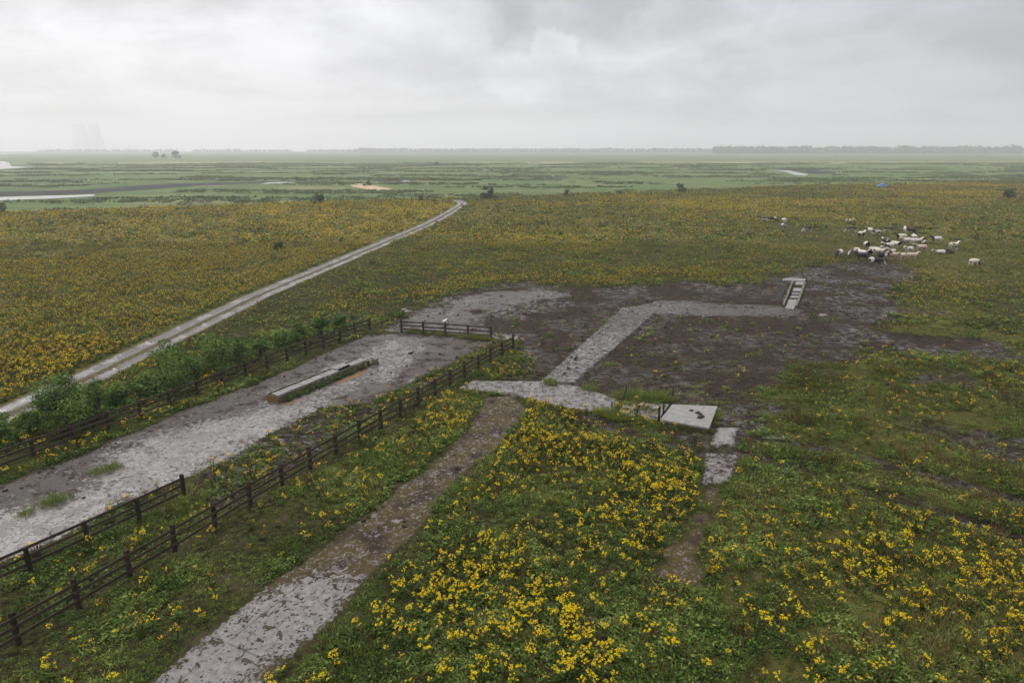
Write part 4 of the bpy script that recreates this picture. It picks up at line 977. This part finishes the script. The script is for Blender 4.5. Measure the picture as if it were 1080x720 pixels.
r0 = np.random.default_rng(3)
def cover_protos(nl, k, size):
    out = []
    for i in range(k):
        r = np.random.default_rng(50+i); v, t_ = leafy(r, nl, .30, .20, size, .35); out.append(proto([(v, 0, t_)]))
    for i in range(k):
        r = np.random.default_rng(70+i); v, t_ = blades(r, nl, .22, .22, .014*(size/.06), .6); out.append(proto([(v, 1, t_)]))
    for i in range(max(1, k//2)):
        r = np.random.default_rng(90+i); v, t_ = blades(r, nl//2, .16, .42, .010*(size/.06), .25); v2, t2 = leafy(r, nl//3, .2, .3, size*.8, .3); out.append(proto([(v, 2, t_), (v2, 0, t2*.6)]))
    return out
def cover(name, y0, y1, dens, nl, size, sscale, label):
    x, y = sample(y0, y1, dens); f = fields(x, y)
    keep = (rng.uniform(0, 1, len(x)) < f['veg']*(.35+.9*sst(fbm(x, y, 1.6, 61), .35, .6))) & (f['marsh'] < 3)
    x, y = x[keep], y[keep]; f = {k: v[keep] for k, v in f.items()}; n = len(x)
    k = 4; protos = cover_protos(nl, k, size)
    g = fbm(x, y, 6, 62); p = rng.uniform(0, 1, n)
    isdry = p < .13 + .38*f['brown']; isgr = ~isdry & (rng.uniform(0, 1, n) < .08 + .45*sst(g, .46, .62) + .35*sst(y, 100, 160))
    pid = np.where(isdry, 2*k + rng.integers(0, k//2, n), np.where(isgr, k + rng.integers(0, k, n), rng.integers(0, k, n)))
    hgt = .55 + .95*sst(fbm(x, y, 3.2, 63), .35, .7)
    hx, hy = G(945, 266); hgt = hgt*(1 - .5*np.exp(-(((x-hx)/16)**2+((y-hy)/24)**2)**2))
    for q in ((818, 238), (851, 245), (898, 243)): qx, qy = G(*q); hgt = hgt*(1 - .5*np.exp(-(((x-qx)/5)**2+((y-qy+3)/11)**2)**2))
    hgt = hgt*(1 - .45*np.exp(-(poly_sdf(x, y, np.array(FLINES[0]), False)/.8)**2))
    hgt = hgt*(1 + .9*np.exp(-(np.minimum.reduce([poly_sdf(x, y, np.array(q, float), False) for q in FLINES[1:2]])/.7)**2)); tl = (fbm(x, y, 2.6, 64)-.5)*.9 + rng.normal(0, .07, n)
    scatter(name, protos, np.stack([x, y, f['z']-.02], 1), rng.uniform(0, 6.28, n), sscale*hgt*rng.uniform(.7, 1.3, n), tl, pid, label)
    print(name, n)
cover('weeds', 13, 62, 27, 22, .066, .90, 'low green weeds and grass covering the near meadow')
cover('weeds', 62, 140, 4.2, 14, .10, 1.15, 'green weeds and grass covering the middle of the field')
cover('weeds', 140, 420, .8, 8, .20, 1.9, 'grass and dry stems covering the far field')

# soft grass mounds
def mounds():
    x, y = sample(13, 80, .30); f = fields(x, y)
    keep = (rng.uniform(0, 1, len(x)) < f['veg']*sst(fbm(x, y, 8, 65), .45, .6)); x, y, z = x[keep], y[keep], f['z'][keep]
    pr = []
    for i in range(4):
        r = np.random.default_rng(400+i); a = r.uniform(0, 6.28, 9); q = r.uniform(0, .55, 9); Vv, tt = [], []
        for j in range(9):
            v, t_ = leafy(r, 46, .34, .46*(1-.5*q[j]), .040, .8); v = v + np.array([math.cos(a[j])*q[j], math.sin(a[j])*q[j], 0]); Vv.append(v); tt.append(t_+.08)
        pr.append(proto([(np.concatenate(Vv), 0, np.concatenate(tt))]))
    n = len(x); print('mounds', n)
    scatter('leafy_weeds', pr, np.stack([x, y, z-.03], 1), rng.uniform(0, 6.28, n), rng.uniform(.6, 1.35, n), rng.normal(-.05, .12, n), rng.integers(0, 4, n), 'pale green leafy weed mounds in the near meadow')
mounds()

# ragwort: the nearest three hundred one by one, the rest as cover
x, y = sample(13, 66, 9.5); f = fields(x, y); keep = rng.uniform(0, 1, len(x)) < f['yel']*1.05*(1-.45*sst(y, 42, 66))
x, y, z, br = x[keep], y[keep], f['z'][keep], f['brown'][keep]
dist = np.hypot(x, y); vis = (np.abs(x) < .74*y*cp + 3) & (y > 20)
order = np.argsort(dist*rng.uniform(.94, 1.06, len(x)) + 1e3*~vis); near = order[:300]; rest = order[300:]
rp = [ragwort(500+i, 5+i % 3, 30, 13, .047, .0165, .5+.07*(i % 3)) for i in range(6)]
rm = []
for i, (s_, l, yy, nh) in enumerate(rp):
    V, mi, t_ = proto([(s_[0], 2, s_[1]), (l[0], 0, l[1]*.8)])
    pm = np_mesh('ragwort_plant', V, np.arange(len(V)).reshape(-1, 4), mi, {'tint': t_})
    for q in PM[:3]: pm.materials.append(q)
    fl = []
    for q in range(len(yy[1])//nh):
        V, mi, t_ = proto([(yy[0][q*nh*4:(q+1)*nh*4], 0, yy[1][q*nh:(q+1)*nh])]); fm = np_mesh('flower_head', V, np.arange(len(V)).reshape(-1, 4), mi, {'tint': t_}); fm.materials.append(M['yellow']); fl.append(fm)
    rm.append((pm, fl))
for j in near:
    pm, fm = rm[int(rng.integers(0, 6))]
    o = link('ragwort_plant', pm); o.location = (x[j], y[j], z[j]-.02); s = float(rng.uniform(.6, 1.25)); o.scale = (s*1.1, s*1.1, s); o.rotation_euler = (rng.normal(0, .08), rng.normal(0, .08), rng.uniform(0, 6.28))
    tag(o, 'yellow flowering ragwort plant among the nearest in the meadow', 'ragwort', 'nearest flowering ragwort plants')
    for q in fm: link('flower_head', q, o)
n = len(rest); print('ragwort rest', n)
pr = [rag_proto(520+i, 3+i % 5, 18, 9, .048, .0185, .46+.06*i) for i in range(5)]
scatter('wildflowers', pr, np.stack([x[rest], y[rest], z[rest]-.02], 1), rng.uniform(0, 6.28, n), rng.uniform(.5, 1.25, n), np.where(rng.uniform(0, 1, n) < .22, -.38, 0) + rng.normal(0, .12, n), rng.integers(0, 5, n), 'yellow ragwort flowering through the near meadow behind the first plants', 'flowers')
def flowers(y0, y1, dens, args, sscale, label):
    x, y = sample(y0, y1, dens); f = fields(x, y); keep = rng.uniform(0, 1, len(x)) < f['yel']*1.1
    x, y, z = x[keep], y[keep], f['z'][keep]; n = len(x); print('flowers', y0, n)
    pr = [rag_proto(540+i, *args) for i in range(5)]
    scatter('wildflowers', pr, np.stack([x, y, z-.02], 1), rng.uniform(0, 6.28, n), sscale*rng.uniform(.6, 1.2, n), rng.normal(-.05, .14, n), rng.integers(0, 5, n), label, 'flowers')
flowers(66, 140, 5.6, (4, 7, 4, .065, .033), .75, 'yellow ragwort flowering across the middle of the field')
flowers(140, 420, 1.9, (3, 3, 2, .13, .070), .9, 'yellow ragwort flowering across the far field')

# reeds and tall marsh grass
CREEKS = [GP(q, -1.5) for q in ([(-200, 218), (0, 213), (100, 208), (330, 191), (180, 192), (40, 199), (-200, 202)], [(-500, 183), (0, 180), (40, 176.5), (10, 170), (-500, 167)], [(812, 178.5), (882, 180), (882, 184), (846, 187.5), (815, 182)])]
def reeds():
    x, y = sample(215, 1050, .05, .84, 20); f = fields(x, y)
    pat = fbm(x*.35, y, 26, 81); keep = (f['marsh'] > 6) & (pat > .56) & (poly_sdf(x, y, CREEKS[0]) > 4) & (poly_sdf(x, y, CREEKS[1]) > 4) & (poly_sdf(x, y, CREEKS[2]) > 4); x, y, z = x[keep], y[keep], f['z'][keep]; n = len(x); print('reeds', n)
    pr = []
    for i in range(4):
        r = np.random.default_rng(800+i); v, t_ = blades(r, 16, 2.6, .8, .45, .25); v2, t2 = leafy(r, 6, 2.6, .7, .7, .2); pr.append(proto([(v, 0, t_), (v2, 0, t2)]))
    o = scatter('marsh_reeds', pr, np.stack([x, y, z-.1], 1), rng.uniform(0, 6.28, n), rng.uniform(.6, 1.25, n), (fbm(x*.3, y, 40, 82)-.5)*1.1, rng.integers(0, 4, n), 'beds of green reeds and marsh grass between the creeks', 'reeds')
    o.data.materials.clear(); o.data.materials.append(M['reed'])
reeds()

# trodden clods and stones
def clods():
    x, y = sample(30, 110, 2.2); f = fields(x, y)
    pr_ = np.maximum(f['mud']*.35, (f['cs'] < 0)*sst(f['dirt'], .3, .8)*.5)*(1-f['marsh'].clip(0, 1))*(f['trk'] > 2.5)
    keep = rng.uniform(0, 1, len(x)) < pr_*sst(fbm(x, y, 3, 71), .35, .6); x, y, z = x[keep], y[keep], f['z'][keep]; n = len(x); print('clods', n)
    pr = []
    for i in range(6):
        r = np.random.default_rng(600+i); c = np.array([(-1, -1, -.6), (1, -1, -.6), (1, 1, -.6), (-1, 1, -.6), (-.6, -.6, .6), (.6, -.6, .6), (.6, .6, .6), (-.6, .6, .6)])*.5 + r.normal(0, .13, (8, 3))
        q = np.array([(3, 2, 1, 0), (4, 5, 6, 7), (0, 1, 5, 4), (1, 2, 6, 5), (2, 3, 7, 6), (3, 0, 4, 7)]); pr.append((c[q].reshape(-1, 3), np.full(6, 0 if i < 5 else 1), np.full(24, .5)))
    o = scatter('mud_clods', pr, np.stack([x, y, z+.01], 1), rng.uniform(0, 6.28, n), rng.gamma(2.2, .06, n).clip(.04, .42), np.zeros(n), rng.integers(0, 6, n), 'trodden clods and small stones on the mud and concrete', 'clods')
    o.data.materials.clear(); o.data.materials.append(M['clod']); o.data.materials.append(M['concw'])
M['clod'] = plain('mud_clod', (.024, .017, .012), .7, 0, .15)
clods()

# clumps that stand alone on the concrete
def clump(u, v, w_, d_, h, label, seed, rz=0.0, yellow=0):
    x, y = G(u, v); r = np.random.default_rng(seed); V_, T_ = [], []
    for j in range(int(10+w_*8)):
        px_, py_ = r.uniform(-.5, .5)*w_, r.uniform(-.5, .5)*d_; k = max(.3, 1-abs(px_)/w_*1.2)
        v_, t_ = blades(r, 30, .22, h*k, .014, .6); V_.append(v_+np.array([px_, py_, 0])); T_.append(t_)
    parts = [(np.concatenate(V_), 0, np.concatenate(T_))]
    V, mi, t_ = proto(parts); me = np_mesh('grass_clump', V, np.arange(len(V)).reshape(-1, 4), mi, {'tint': t_})
    o = link('grass_clump', me, None, [M['grass']]); o.location = (x, y, 0.01); o.rotation_euler = (0, 0, rz); tag(o, label, 'grass clump')
clump(52, 533, 2.8, 1.0, .45, 'long green grass clump growing on the near yard concrete', 901, R(64))
clump(111, 497, 1.7, .8, .45, 'smaller green grass clump on the yard concrete near the left bushes', 902, R(30))
clump(581, 405, 1.6, .9, .5, 'green grass clump where the diagonal path meets the crossing path', 903)
clump(620, 411, 1.6, .8, .45, 'green grass clump on the right side of the path junction', 904)
for i, (u, v, w_) in enumerate(((437, 351.5, 2.0), (468, 354, 1.0), (497, 357.5, 2.6), (511, 358.5, 1.8))):
    clump(u, v, w_, .6, .55, ['weeds at the left foot of the fence with the bird', 'small weeds below the bird on the fence', 'weeds under the right half of the fence with the bird', 'dark weeds at the right end of the fence with the bird'][i], 905+i, R(-13))
for i, (u, v, w_, d_, h) in enumerate(((672, 421, 4.5, 1.8, .75), (694, 421, 2.6, 1.2, .7), (640, 438, 2.0, .9, .7), (660, 443, 2.4, .8, .6), (722, 451, 4.0, .5, .3), (755, 441, 2.6, .5, .35))):
    clump(u, v, w_, d_, h, ['broad weeds growing behind the wet slab', 'weeds at the back left corner of the raised platform', 'leafy weeds at the end stake of the path', 'weeds along the near edge of the wet slab', 'mossy grass along the near side of the raised platform', 'mossy grass along the right side of the raised platform'][i], 915+i, R(-22 if i < 5 else 66))
for i in range(7):
    p = ta + td*(tL*(i+.6)/7.4) - tn*.14
    r = np.random.default_rng(940+i); V_, T_ = [], []
    for j in range(9): v_, t_ = leafy(r, 26, .26, r.uniform(.3, .55), .07, .6); V_.append(v_+np.array([r.uniform(-.7, .7), r.uniform(-.08, .08), 0])); T_.append(t_*.8)
    V, mi, t_ = proto([(np.concatenate(V_), 0, np.concatenate(T_))]); me = np_mesh('weed_clump', V, np.arange(len(V)).reshape(-1, 4), mi, {'tint': t_})
    o = link('weed_clump', me, None, [M['weed']]); o.location = (p.x, p.y, .01); o.rotation_euler = (0, 0, math.atan2(td.y, td.x)); tag(o, 'dark green weeds growing along the front side of the feed trough', 'weeds', 'weeds along the feed trough')

# ------------------------------------------------------------------ misty air
m = bpy.data.materials.new('misty_air'); m.use_nodes = True; t = NT(m.node_tree); t.n.clear()
pv = t.new('ShaderNodeVolumePrincipled'); pv.inputs['Color'].default_value = (.97, .96, 1.0, 1); pv.inputs['Density'].default_value = 0.00030; pv.inputs['Anisotropy'].default_value = .55
t.l.new(pv.outputs[0], t.new('ShaderNodeOutputMaterial').inputs[1])
mb = MB(); mb.box((0, 3400, 104), (13000, 8400, 216)); o = mb.build('haze', m); tag(o, 'thin mist over the whole marsh', 'haze', None, 'stuff')
